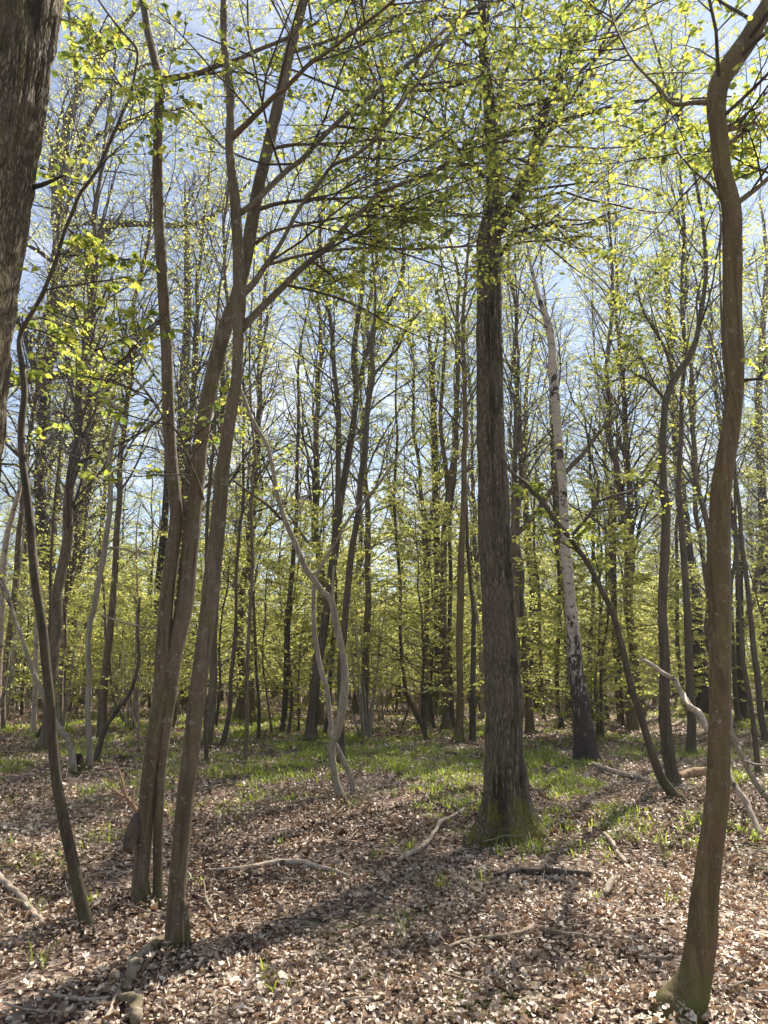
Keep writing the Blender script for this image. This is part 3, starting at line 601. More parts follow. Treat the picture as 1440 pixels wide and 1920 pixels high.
# left side
HEAVY = thin_out(SPEC['bareoak'], r1=.03, rf1=.65, rcap=.02, up1=.25, L3=dict(jit=.28, flat=.2, rmin=.004), L4=dict(rmin=.0026), L2=dict(jit=.28, up=.15, flat=.2, rmin=.010, rcap=.016), keep=.2)
mid('pale grey stem rising upright from the three-stemmed clump and bent sharply left above', 
    [(169,1448,15),(168,1425,12.5),(167,1382,11.5),(164,1327,11),(167,1271,10),(165,1216,9.5),(168,1170,10),(174,1148,11),(181,1112,11),(189,1070,11),(196,1028,10.5),(201,992,10),(206,959,9.5),(207,917,9.5),(204,876,9.5),(206,855,9),(211,820,8),(222,786,8.5),(229,768,9),(219,764,8),(200,749,7.5),(183,724,7),(167,691,6.5),(144,672,5.5),(117,644,5),(92,624,4.5),(64,597,4),(42,577,3.5)],
    M_PALE, name='sapling', H=None, seed=51, n1=9, t0=.55, len1=.9, crown='thin', wob=.15, limbs=[([(199,1030,4),(203,1028,4),(225,1028,3.5),(250,1035,3),(290,1040,2)],0,.3,'thin',4,.7)])
mid('pale bent stem of the three-stemmed clump, arching over to the left edge',
    [(136,1452,22),(136,1435,17),(136,1418,13),(128,1388,11),(111,1363,10),(97,1338,9.5),(86,1316,9.5),(75,1288,9),(61,1257,9),(50,1224,8.5),(39,1190,8),(28,1163,7.5),(14,1114,7),(0,1080,6),(-20,1040,5)],
    M_PALE, name='sapling', H=None, seed=52, n1=5, t0=.7, len1=.8, crown='thin', wob=.1)
mid('dark reddish stem of the three-stemmed clump, slanting to the right',
    [(181,1430,16),(183,1415,13),(189,1391,11),(200,1360,9),(222,1329,8),(239,1307,7.5),(250,1285,7),(257,1257,6.5),(261,1229,6),(258,1195,5),(259,1165,4.5),(262,1120,4)],
    M_HORN_DARK, name='sapling', H=None, seed=53, n1=5, t0=.6, len1=.8, crown='thin', wob=.1)
tree('tree_stump', 'low mossy stump between the pale stems of the three-stemmed clump', 'stump', [(152,1450,30),(151,1438,24),(148,1424,17),(146,1414,9)], M_OAK_NEAR, seed=54, disp=flute(54,.3), dense=4, wob=0)
mid('dark old oak on the left with a heavy mossy bough stretching across to the right',
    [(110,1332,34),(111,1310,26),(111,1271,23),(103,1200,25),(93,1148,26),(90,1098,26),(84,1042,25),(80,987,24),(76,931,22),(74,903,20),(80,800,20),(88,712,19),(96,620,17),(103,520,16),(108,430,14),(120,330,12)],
    M_OAK_FAR, name='oak_tree', seed=55, H=25, n1=44, t0=.28, len1=5.6, twigmat=M_TWIG_DARK, crown=HEAVY, fine=False, sides=16, wob=.1,
    limbs=[([(84,712,15),(100,706,14),(139,705,13),(172,705,11.5),(203,702,9.5),(236,672,8),(260,630,6),(300,600,5)],0,-1.0,HEAVY,12,2.0),
           ([(84,716,15),(55,713,14),(25,719,13),(0,728,11),(-40,735,8)],0,.2),
           ([(104,500,16),(139,467,15),(167,448,14),(194,431,13),(222,421,13),(264,420,11.5),(289,421,11),(333,423,10),(372,417,9),(400,403,8),(430,380,7),(470,340,5)],0,.4,HEAVY,18,2.2),
           ([(108,400,12),(97,310,12),(117,259,11),(136,223,10),(143,176,8),(142,120,7),(132,50,6),(125,-20,5)],0,-.6,HEAVY,14,2.0),
           ([(112,350,12),(120,250,12),(140,185,12),(175,130,11),(215,70,9),(260,10,8),(290,-40,6)],0,.6,HEAVY,14,2.2),
           ([(112,370,10),(160,250,9),(190,190,9),(240,140,8),(300,110,6),(350,80,5)],0,1.0,HEAVY,14,2.2),
           ([(105,450,10),(170,270,9),(230,240,8),(280,215,6),(360,200,5)],0,-.3,'bareoak',9,1.6)])
mid('dark trunk with a yellow-mossed foot just right of the old oak on the left',
    [(134,1322,30),(134,1300,24),(134,1230,22),(136,1126,21),(142,1070,20),(150,1014,20),(156,959,19),(161,903,19),(166,820,19),(168,760,17),(166,690,14),(175,600,12),(180,500,10)],
    bark_oak('yellow_mossed_bark', (0.05, 0.04, 0.03), (0.13, 0.105, 0.08), (0.16, 0.17, 0.02), .9, .7), name='oak_tree', seed=56, H=25, n1=38, t0=.32, len1=5.2, twigmat=M_TWIG_DARK, crown=HEAVY, fine=False,
    limbs=[([(167,800,9),(190,775,8),(215,765,7),(250,740,6),(290,700,5)],0,.5,'bareoak',7,1.5)])
mid('slender stem forking in the leaves in front of the yellow-mossed trunk',
    [(116,1350,12),(119,1280,9),(122,1190,9),(122,1139,9),(131,1098,9),(136,1056,9),(142,1028,8.5),(143,987,8.5),(143,967,8),(140,950,7),(150,937,7),(167,912,6.5),(178,884,6),(186,856,5.5),(197,826,5),(205,780,4.5)],
    M_HORN_DARK, seed=57, name='sapling', H=7, n1=10, t0=.5, len1=1.1, crown='thin', limbs=[([(139,958,5),(125,935,4.5),(105,915,4),(80,890,3.5),(68,860,3)],0,.2,'thin',5,.9),([(145,980,5),(165,972,4),(200,963,3.5),(240,955,3)],0,.2,'thin',5,.9)])
mid('pale barkless dead stem leaning to the right at the left edge', [(-8,1380,17),(-3,1250,14.5),(2,1150,13.5),(5,1080,12.5),(11,1014,11.5),(22,970,10.5),(33,931,9.5),(40,905,6)], M_DEAD, cat='dead tree', name='dead_tree', H=None, crown=None, seed=58, wob=.1)
mid('ivy-dark trunk standing behind the two joined stems', [(348,1320,24),(347,1290,18),(347,1240,17),(345,1150,17),(343,1050,18),(341,950,20),(341,860,21),(343,780,21),(345,720,19),(350,640,17),(352,560,15),(350,450,12)], M_OAK_FAR, name='oak_tree', seed=59, H=23, n1=34, t0=.36, len1=4.6, twigmat=M_TWIG_DARK, crown=HEAVY, leafmat=M_IVY, fine=False)
mid('dark trunk showing as a strip along the left side of the two joined stems', [(294,1334,26),(296,1300,20),(297,1200,19),(299,1100,18),(304,1040,16),(310,960,14),(314,860,12)], M_OAK_FAR, seed=60, H=15, n1=18, len1=2.4, crown='bare', fine=False)
for i, (lb, pts, m, h) in enumerate([
 ('leaning grey trunk at the far left with a dark foot, behind the bent pale stem', [(14,1322,20),(17,1295,15),(25,1243,13),(30,1216,12),(38,1150,12),(44,1090,11),(48,1000,10)], M_HORN, 12),
 ('pale thin trunk in front of the leaning grey trunk at the far left', [(11,1348,10),(14,1320,9),(18,1299,8),(26,1229,8),(28,1190,7),(32,1120,6)], M_PALE, 9),
 ('short hollow pale trunk under the arch of the bent pale stem', [(61,1376,14),(63,1350,11),(66,1299,10.5),(67,1243,10),(68,1180,9),(70,1100,8)], M_DEAD, 8),
 ('dark curved foot of a small tree touching the slim crooked stem', [(70,1384,13),(79,1366,10),(86,1349,9),(88,1310,8),(90,1250,8),(95,1150,7)], M_HORN_DARK, 9),
 ('small reddish hollow trunk between the pale upright stem and the two joined stems', [(252,1345,15),(254,1325,11),(257,1285,10),(261,1243,8.5),(260,1195,7),(257,1150,6)], M_DEAD_RED, 7),
 ('thin stem with an S-bend behind the slanting reddish stem', [(234,1358,8),(228,1340,6),(222,1327,6),(214,1310,6),(210,1293,6),(206,1243,5.5),(199,1202,5.5),(197,1160,5),(194,1100,4)], M_HORN, 6),
 ('thin straight stem just left of the two joined stems, in the distance', [(281,1331,9),(280,1300,7),(279,1243,7),(281,1190,6.5),(283,1120,6)], M_HORN_DARK, 9),
 ]): mid(lb, pts, m, seed=70 + i, n1=9, len1=1.4, crown='thin', H=h, sides=8)
# middle
mid('thin wavy stem left of the stout oak, its foot kicked out to the right',
    [(797,1374,13),(793,1363,11),(787,1352,10),(776,1332,9.5),(764,1304,8.5),(757,1271,7.5),(753,1229,7),(750,1174,6.5),(751,1098,6),(746,1042,6),(742,987,6),(739,931,5.5),(742,876,5.5),(745,820,5),(742,760,4)], M_HORN_DARK, name='sapling', seed=81, H=8, n1=8, len1=1.0, crown='thin', sides=8, limbs=[([(766,1310,4),(765,1330,3.5),(760,1348,3.5),(753,1362,3)],0,-.1)])
for i, (lb, pts, m, h, c) in enumerate([
 ('dark stem touching the kicked-out foot of the thin wavy stem', [(793,1356,13),(793,1340,10.5),(794,1285,9.5),(798,1202,8.5),(799,1153,8),(802,1070,8),(805,1014,8),(810,959,8),(816,903,8),(818,850,8),(815,760,7),(812,700,6)], M_HORN_DARK, 12, 'hornbeam'),
 ('green-footed ivy-clad trunk leftmost in the cluster beside the stout oak', [(820,1344,30),(821,1328,21),(821,1300,16),(822,1200,14.5),(820,1150,13.5),(820,1070,13.5),(818,1000,13.5),(816,920,12.5),(814,850,11.5),(812,780,10),(808,700,9)], bark_oak('green_footed_bark', (0.045, 0.036, 0.028), (0.12, 0.098, 0.075), (0.06, 0.09, 0.015), 1.3, .7), 15, 'bare'),
 ('smooth brown forked trunk, second in the cluster beside the stout oak', [(837,1369,28),(837,1350,19),(837,1313,15.5),(835,1257,14),(832,1188,13),(831,1153,13.5),(831,1084,13.5),(832,1028,13),(834,987,12.5),(839,945,12.5),(844,903,13),(852,862,12.5),(855,820,11),(853,799,11),(856,758,10),(859,674,8),(857,591,7),(860,520,6)], M_HORN, 14, 'hornbeam'),
 ('thinner trunk pressed against the right side of the smooth brown trunk', [(850,1368,11),(848,1340,9),(845,1271,8.5),(842,1216,8.5),(843,1150,8),(845,1080,8),(843,1000,7)], M_HORN_DARK, 10, 'thin'),
 ('reddish brown trunk with a spread foot, third in the cluster beside the stout oak', [(859,1391,30),(861,1376,20),(862,1350,17),(863,1313,15.5),(862,1257,14.5),(861,1202,14),(863,1139,13.5),(864,1070,13),(866,1014,12.5),(869,959,12),(870,903,11.5),(870,848,10.5),(873,820,10.5),(873,786,10),(870,700,8),(868,600,7)], M_HORN_BROWN, 14, 'hornbeam'),
 ('dark upright stem nearest to the left side of the stout oak', [(887,1390,16),(886,1370,13),(886,1327,12),(887,1257,10.5),(888,1188,9.5),(887,1139,8),(881,1084,7),(878,1042,7),(876,1001,6.5),(874,930,6)], M_HORN_DARK, 11, 'thin'),
 ('pale thin stem leaning against the left edge of the stout oak', [(905,1350,9),(904,1300,8.5),(902,1243,8.5),(899,1188,8),(893,1150,7.5),(886,1100,7),(880,1050,6)], M_PALE, 7, 'thin'),
 ('far grey trunk behind the foot of the thin wavy stem', [(746,1316,17),(746,1295,13),(746,1257,12),(748,1215,11),(749,1160,10),(750,1080,9)], M_OAK_FAR, 14, 'bare'),
 ('half-hidden stem along the right side of the stout oak, its grey bough crossing the birch', [(966,1372,16),(968,1330,14),(969,1200,13.5),(968,1080,13),(964,1000,12),(964,920,10),(966,850,9),(968,760,8),(972,680,6)], M_HORN, 12, 'hornbeam'),
 ('old trunk on a raised mossy root plate between the stout oak and the birch', [(1001,1330,52),(1002,1314,34),(1002,1293,26),(1002,1243,21),(1000,1202,19),(1000,1098,16),(992,1042,15),(986,959,13),(984,880,12)], M_OAK_FAR, 15, 'bareoak'),
 ('thin stem with a spread foot in front of the mossy root plate', [(1020,1352,11),(1019,1335,8),(1017,1299,7),(1014,1243,7),(1012,1188,6.5),(1010,1100,6)], M_HORN, 9, 'thin'),
 ('dark wavy stem immediately left of the birch', [(1053,1366,13),(1051,1345,10),(1046,1327,9),(1044,1271,8),(1046,1216,8),(1049,1160,7.5),(1049,1139,7.5),(1048,1070,7),(1042,1014,6.5),(1039,931,6)], M_HORN_DARK, 10, 'thin'),
 ('dark stem immediately right of the birch, behind its leaning foot', [(1112,1356,13),(1110,1338,10.5),(1106,1313,9),(1105,1243,8.5),(1107,1202,8),(1110,1160,7.5),(1112,1126,7.5),(1112,1042,7),(1113,973,6.5),(1107,889,5.5)], M_HORN_DARK, 10, 'thin'),
 ('thin straight stem halfway between the birch and the leaning sapling', [(1139,1350,10),(1137,1330,8),(1134,1299,7),(1130,1243,6.5),(1127,1174,6),(1124,1090,5)], M_HORN_DARK, 9, 'thin'),
 ('mossy straight trunk crossed by the leaning sapling', [(1164,1357,17),(1162,1335,13),(1159,1299,12),(1157,1243,11.5),(1152,1188,11),(1152,1139,11),(1151,1070,10),(1151,1014,9),(1151,959,7.5),(1154,876,6)], M_HORN, 11, 'hornbeam'),
 ('short dark stem at the foot of the mossy straight trunk', [(1169,1368,9),(1168,1350,7.5),(1166,1327,7),(1163,1270,6.5),(1160,1210,6)], M_HORN_DARK, 7, 'thin'),
 ('slender stem between the bent dark stem and the broad dark trunk', [(1283,1345,11),(1281,1310,9),(1277,1270,8.5),(1271,1216,8),(1270,1160,7.5),(1270,1084,7),(1268,1000,6)], M_HORN_DARK, 10, 'thin'),
 ('thin pale-grey stem slanting up right of the slender stem near the broad dark trunk', [(1287,1300,9.5),(1289,1245,9.5),(1300,1200,9.5),(1312,1165,9.5),(1322,1130,8.5),(1330,1090,7.5),(1335,1040,6)], M_HORN, 7, 'thin'),
 ('slim trunk right behind the brown crooked trunk, on its right side', [(1385,1354,16),(1383,1335,12.5),(1379,1299,10),(1376,1243,9),(1373,1188,8.5),(1370,1100,8)], M_HORN_DARK, 11, 'hornbeam'),
 ('wide grey far trunk right of the brown crooked trunk', [(1394,1348,24),(1393,1325,18),(1391,1299,17),(1389,1243,16),(1388,1180,15),(1386,1080,14)], M_OAK_FAR, 15, 'bare'),
 ('curved thin stem near the right edge, nearest of the stems there', [(1421,1456,14),(1420,1440,11.5),(1418,1410,10),(1412,1354,9.5),(1404,1299,9),(1394,1243,8),(1391,1216,7.5),(1388,1160,7),(1384,1080,6)], M_HORN_DARK, 9, 'thin'),
 ('straight dark stem slanting left near the right edge, behind the curved thin one', [(1436,1392,17),(1433,1375,14),(1426,1340,12.5),(1420,1271,12),(1414,1229,11),(1409,1174,10),(1404,1120,9.5),(1398,1070,9.5),(1390,1014,9),(1387,959,8.5),(1380,903,8)], M_HORN_DARK, 12, 'hornbeam'),
 ('stout dark trunk on the right edge of the picture', [(1447,1332,26),(1444,1300,20),(1440,1250,18.5),(1436,1150,17.5),(1432,1050,17),(1430,950,16),(1425,850,15),(1422,750,13),(1428,650,12),(1434,560,11),(1440,480,10)], M_OAK_FAR, 15, 'bare'),
 ('leaning stem crossing the others at the right edge, slanting up to the right', [(1345,1330,14),(1358,1270,12),(1368,1240,11.5),(1379,1210,11.5),(1391,1185,11.5),(1404,1153,11.5),(1415,1106,11.5),(1426,1042,11.5),(1437,1000,11),(1450,950,10)], M_HORN, 9, 'hornbeam'),
 ]):
    lim = []
    if i == 2: lim = [([(840,915,9.5),(836,885,9),(835,870,9),(830,834,8.5),(826,799,8.5),(827,758,8),(831,702,7),(834,640,6.5),(835,591,6)],.1,.3,'hornbeam',9,1.4)]
    if i == 8: lim = [([(964,1006,11),(985,985,10.5),(1005,962,10),(1020,938,10),(1045,905,10),(1070,875,10),(1092,852,9),(1120,815,8),(1150,780,6)],0,-.8,'thin',7,1.2)]
    mid(lb, pts, m, seed=90 + i, n1=28 if c in ('hornbeam', 'bare') else (26 if c == 'bareoak' else 16), len1=dict(hornbeam=2.7, bare=3.0, bareoak=3.4, thin=1.8)[c], crown=c, H=h * 1.25, sides=10, limbs=lim,
        name='oak_tree' if m is M_OAK_FAR else 'hornbeam_tree', fine=False, t0=.42)

# ------------------------------------------------------------------ dead wood
def stick(name, label, cat, pts, mat, seed=1, lift=0.3, Y=None, dy=0.0, twigs=(), group=None):
    """lying on the ground (Y None) or leaning in the air at depth Y"""
    pts = np.asarray(pts, float); P, R = [], []
    if Y is None:
        for x, y, w in pts:
            p = on_ground(x, y); r = w / 2 * (p[1] * cp + (p[2] - CAMH) * sp) / F; p[2] += r * (.6 + lift) + .03; P.append(p); R.append(r)
        P, R = np.array(P), np.array(R)
    else: P, R = path3(pts, Y, dy, 0, seed)
    PR = catmull(np.column_stack([P, R]), 6); base = PR[0, :3].copy()
    rng = np.random.default_rng(seed)
    kink = (fbm(np.arange(len(PR)) * .35, seed, 0, seed, 2) - .5)[:, None] * PR[:, 3:4] * 2.2
    PR[:, :2] += kink * np.array([[.6, .8]])
    def fn(th, s, R): return 1 + .8 * (noise(np.cos(th) * 1.4 + 5, np.sin(th) * 1.4 + 5, s * 7, seed) - .5) + .5 * (noise(np.cos(th) * 2.5 + 5, np.sin(th) * 2.5 + 5, s * 24, seed + 1) - .5)
    V, Q, T = stem_mesh(PR[:, :3], PR[:, 3], 10, fn)
    o = link(name, make_mesh(name, V - base, Q, T, True, [mat]), None, base); tag(o, label, cat, group)
    for tw in twigs:
        tw = np.asarray(tw, float)
        if Y is None:
            TP = []; TR = []
            for x, y, w in tw:
                p = on_ground(x, y); r = w / 2 * (p[1] * cp) / F; p[2] += r; TP.append(p); TR.append(r)
            TP, TR = np.array(TP), np.array(TR)
        else: TP, TR = path3(tw, Y, dy * .3, 0, seed)
        c = catmull(np.column_stack([TP, TR]), 4)
        V, Q, T = stem_mesh(c[:, :3], c[:, 3], 6, None)
        link('twig', make_mesh('twig', V - base, Q, T, True, [mat]), o)
    return o
stick('fallen_branch', 'long thin pale branch lying on the litter right of the single leaning hornbeam', 'dead branch', [(385,1641,5),(430,1640,6.5),(470,1637,8.5),(505,1631,9.5),(540,1628,10),(575,1631,9.5),(610,1640,8.5),(640,1648,6),(662,1653,4)], M_DEAD, 1)
stick('fallen_branch', 'curved pale branch lying left of the mossy foot of the stout oak', 'dead branch', [(745,1625,8),(775,1608,9),(800,1590,8),(815,1570,7),(825,1550,6.5),(845,1540,6),(865,1528,5),(871,1521,4)], M_DEAD, 2, twigs=[[(826,1550,4),(845,1552,3),(860,1545,2)]])
stick('fallen_log', 'dark rotten log with a pale broken end, on the litter below the stout oak', 'log', [(925,1651,5),(950,1650,9),(980,1647,12),(1020,1649,13.5),(1060,1651,13.5),(1092,1653,13.5),(1106,1653,12)], M_DEAD_DARK, 3)
stick('fallen_branch', 'long knobbly branch nearest the bottom edge, half sunk in the litter', 'dead branch', [(838,1788,6),(880,1776,8),(930,1770,9.5),(970,1765,10),(1005,1754,12),(1040,1762,10),(1080,1768,9),(1122,1773,6)], M_DEAD_MOSS, 4, lift=.05)
stick('fallen_branch', 'white-barked branch lying at the right of the birch foot', 'dead branch', [(1112,1440,8),(1140,1449,8.5),(1170,1459,9),(1200,1466,9),(1217,1473,7)], M_DEAD, 5)
stick('fallen_log', 'mossy grey log running from the foot of the single leaning hornbeam to the lower left', 'log', [(310,1783,22),(290,1794,24),(272,1805,22),(258,1818,20),(250,1832,20),(244,1850,18),(236,1868,14)], M_DEAD_MOSS, 6, lift=.2)
stick('fallen_log', 'short stout mossy log cut by the bottom edge of the picture', 'log', [(222,1890,15),(240,1897,20),(254,1912,22),(262,1935,22)], M_DEAD_MOSS, 7, lift=.2)
stick('stick', 'long thin pale stick lying across the bottom left corner', 'stick', [(70,1872,5),(110,1882,5.5),(150,1890,6),(190,1888,5.5),(216,1884,5)], M_DEAD, 8)
stick('stick', 'short straight pale stick crossing the short stout mossy log', 'stick', [(226,1862,6),(220,1880,6.5),(210,1900,6.5),(198,1925,6)], M_DEAD, 9)
stick('fallen_branch', 'brown branch slanting down into the litter at the left edge, the upper of two', 'dead branch', [(-12,1645,10),(12,1672,11),(32,1690,11.5),(55,1715,10.5),(68,1733,9.5),(77,1745,8)], M_DEAD, 10)
stick('stick', 'brown stick at the left edge running into the slanting branch, the lower of two', 'stick', [(-10,1688,8),(15,1697,8.5),(40,1707,7)], M_DEAD_RED, 11)
stick('stick', 'thin curved stick close to the right side of the single leaning hornbeam', 'stick', [(366,1690,5),(385,1699,5.5),(398,1719,5.5),(408,1742,5)], M_DEAD, 12)
stick('stick', 'short stick in the litter between the slim crooked stem and the two joined stems', 'stick', [(221,1675,6),(222,1690,7),(224,1703,6)], M_DEAD, 13)
stick('wood_chip', 'pale splintered piece of wood right of the dark rotten log', 'wood chip', [(1150,1658,8),(1143,1672,12),(1136,1688,7)], M_DEAD, 14)
stick('stick', 'pale broken stick, upper of two in line right of the stout oak foot', 'stick', [(1134,1572,7),(1145,1587,9),(1154,1600,7)], M_DEAD, 15)
stick('stick', 'pale broken stick, lower of two in line right of the stout oak foot', 'stick', [(1158,1606,7),(1165,1616,9),(1173,1628,7)], M_DEAD, 16)
stick('fallen_branch', 'short branch lying in the bottom right corner, behind the brown crooked trunk', 'dead branch', [(1340,1880,6),(1375,1866,7),(1400,1858,7.5),(1440,1862,7.5),(1470,1866,6)], M_DEAD_MOSS, 17, twigs=[[(1385,1862,4),(1400,1850,3.5),(1420,1848,3)]])
stick('stick', 'thin twig lying left of the brown crooked trunk, midway up its foot', 'stick', [(1188,1805,4),(1230,1808,4),(1280,1806,3.5)], M_DEAD, 18)
stick('stick', 'slim branch lying parallel below the short one in the bottom right corner', 'stick', [(1400,1874,6),(1430,1876,7),(1475,1880,7)], M_DEAD, 19)
stick('stick', 'dark stick just below the long thin pale branch', 'stick', [(525,1654,4),(560,1660,4.5),(600,1665,4.5),(640,1668,3.5)], M_DEAD_MOSS, 20)
stick('fallen_log', 'brown mossy log lying behind the brown crooked trunk, beside the bent dark stem', 'log', [(1272,1466,12),(1295,1461,15),(1318,1458,15),(1345,1456,12)], M_DEAD_RED, 21)
stick('fallen_log', 'short mossy log lying beyond the bent dark stem', 'log', [(1258,1366,5),(1275,1360,8),(1296,1354,8)], M_DEAD_MOSS, 22)
stick('leaning_pole', 'long pale barkless pole leaning across behind the brown crooked trunk', 'dead branch',
      [(1455,1622,13),(1428,1570,11.5),(1415,1541,11),(1398,1505,12),(1384,1482,12),(1372,1463,11.5),(1345,1405,12),(1320,1352,13),(1307,1335,12),(1293,1324,11.5),(1284,1310,10.5),(1273,1288,10),(1262,1272,10),(1240,1260,9),(1221,1246,8),(1201,1234,6)], M_DEAD, 23, Y=7.6, dy=1.9,
      twigs=[[(1293,1324,7),(1287,1315,6),(1284,1300,4)]])
stick('leaning_pole', 'smooth grey bent pole rising from the right edge behind the brown crooked trunk', 'dead branch',
      [(1460,1540,12),(1440,1497,11.5),(1429,1485,11),(1409,1452,10.5),(1396,1427,10.5),(1384,1404,10.5),(1373,1377,10),(1366,1332,9.5),(1362,1290,8),(1360,1240,6)], M_PALE, 24, Y=float(on_ground(1460,1540)[1]), dy=.6,
      twigs=[[(1396,1427,5),(1415,1433,4.5),(1440,1435,4),(1470,1438,3)]])
stick('broken_branch', 'forked broken branch caught against the left side of the two joined stems', 'dead branch', [(262,1524,11),(255,1516,9),(246,1508,8),(238,1498,7.5),(226,1490,6.5),(210,1480,5)], M_DEAD_RED, 25, Y=6.1, dy=.3,
      twigs=[[(240,1500,6),(234,1485,5),(229,1465,4),(224,1444,3)], [(247,1508,5),(250,1495,4),(252,1478,3)], [(232,1494,5),(215,1510,4),(203,1522,3)]])
stick('leaning_pole', 'thin pale dead pole leaning against the kinked dark stem, the left one of two', 'dead branch', [(555,1336,7),(540,1310,6.5),(529,1288,6),(515,1262,6),(500,1238,5.5),(487,1205,5),(477,1192,4)], M_DEAD, 26, Y=float(on_ground(555,1338)[1]), dy=.8)
stick('leaning_pole', 'thin pale dead pole leaning against the kinked dark stem, the right one of two', 'dead branch', [(569,1338,7),(557,1300,6.5),(540,1262,6),(525,1230,5.5),(510,1195,5),(497,1162,4)], M_DEAD, 27, Y=float(on_ground(569,1340)[1]), dy=.8)
for i, (x, y, dx, dy_) in enumerate([(705,1345,26,-60),(715,1330,-18,-75),(735,1335,10,-62)]):
    pass

# ------------------------------------------------------------------ ground
def ground():
    u = np.linspace(-1, 1, 321); ax = np.sign(u) * (np.abs(u) * 14 + (np.exp(np.abs(u) * 5.2) - 1) * 2.1)
    v = np.linspace(0, 1, 341); ay = -12 + v * 40 + (np.exp(v * 5.6) - 1) * 1.35
    X, Y = np.meshgrid(ax, ay); Z = gz(X, Y)
    Z = Z - np.clip((np.hypot(X, Y) - 110) / 200, 0, 1) * 1.0
    V = np.stack([X, Y, Z], -1).reshape(-1, 3); nx, ny = len(ax), len(ay)
    i = np.arange(ny - 1)[:, None] * nx + np.arange(nx - 1)[None]
    Q = np.stack([i, i + 1, i + nx + 1, i + nx], -1).reshape(-1, 4)
    m = bpy.data.materials.new('forest_floor'); t = nt(m)
    tc = N(t, 'ShaderNodeTexCoord'); v = tc.outputs['Object']
    vo = N(t, 'ShaderNodeTexVoronoi', i_Scale=22.0, i_Randomness=1.0); t.links.new(v, vo.inputs['Vector'])
    sp_ = N(t, 'ShaderNodeSeparateColor'); t.links.new(vo.outputs['Color'], sp_.inputs[0])
    c = ramp(t, sp_.outputs[0], [(0, (0.055, .035, .026)), (.35, (.15, .10, .075)), (.7, (.33, .24, .19)), (1, (.50, .40, .33))]).outputs[0]
    c = mixc(t, ramp(t, noise_n(t, v, 1.3, 5, .65), [(.35, (.5, .5, .5)), (.62, (0, 0, 0))]).outputs[0], c, (.05, .034, .025))
    gr = ramp(t, noise_n(t, mapped(t, v, (.35, .35, .35)), 1.0, 5, .7), [(.52, (0, 0, 0)), (.68, (.8, .8, .8))]).outputs[0]
    c = mixc(t, gr, c, mixc(t, noise_n(t, v, 9, 4, .7), (.07, .11, .02), (.16, .19, .05)))
    h = math_(t, 'ADD', vo.outputs['Distance'], noise_n(t, v, 12, 5, .7))
    finish(t, c, .9, h, 1.0, .05, .1)
    o = link('ground', make_mesh('ground', V, Q, None, True, [m])); o['kind'] = 'structure'
ground()

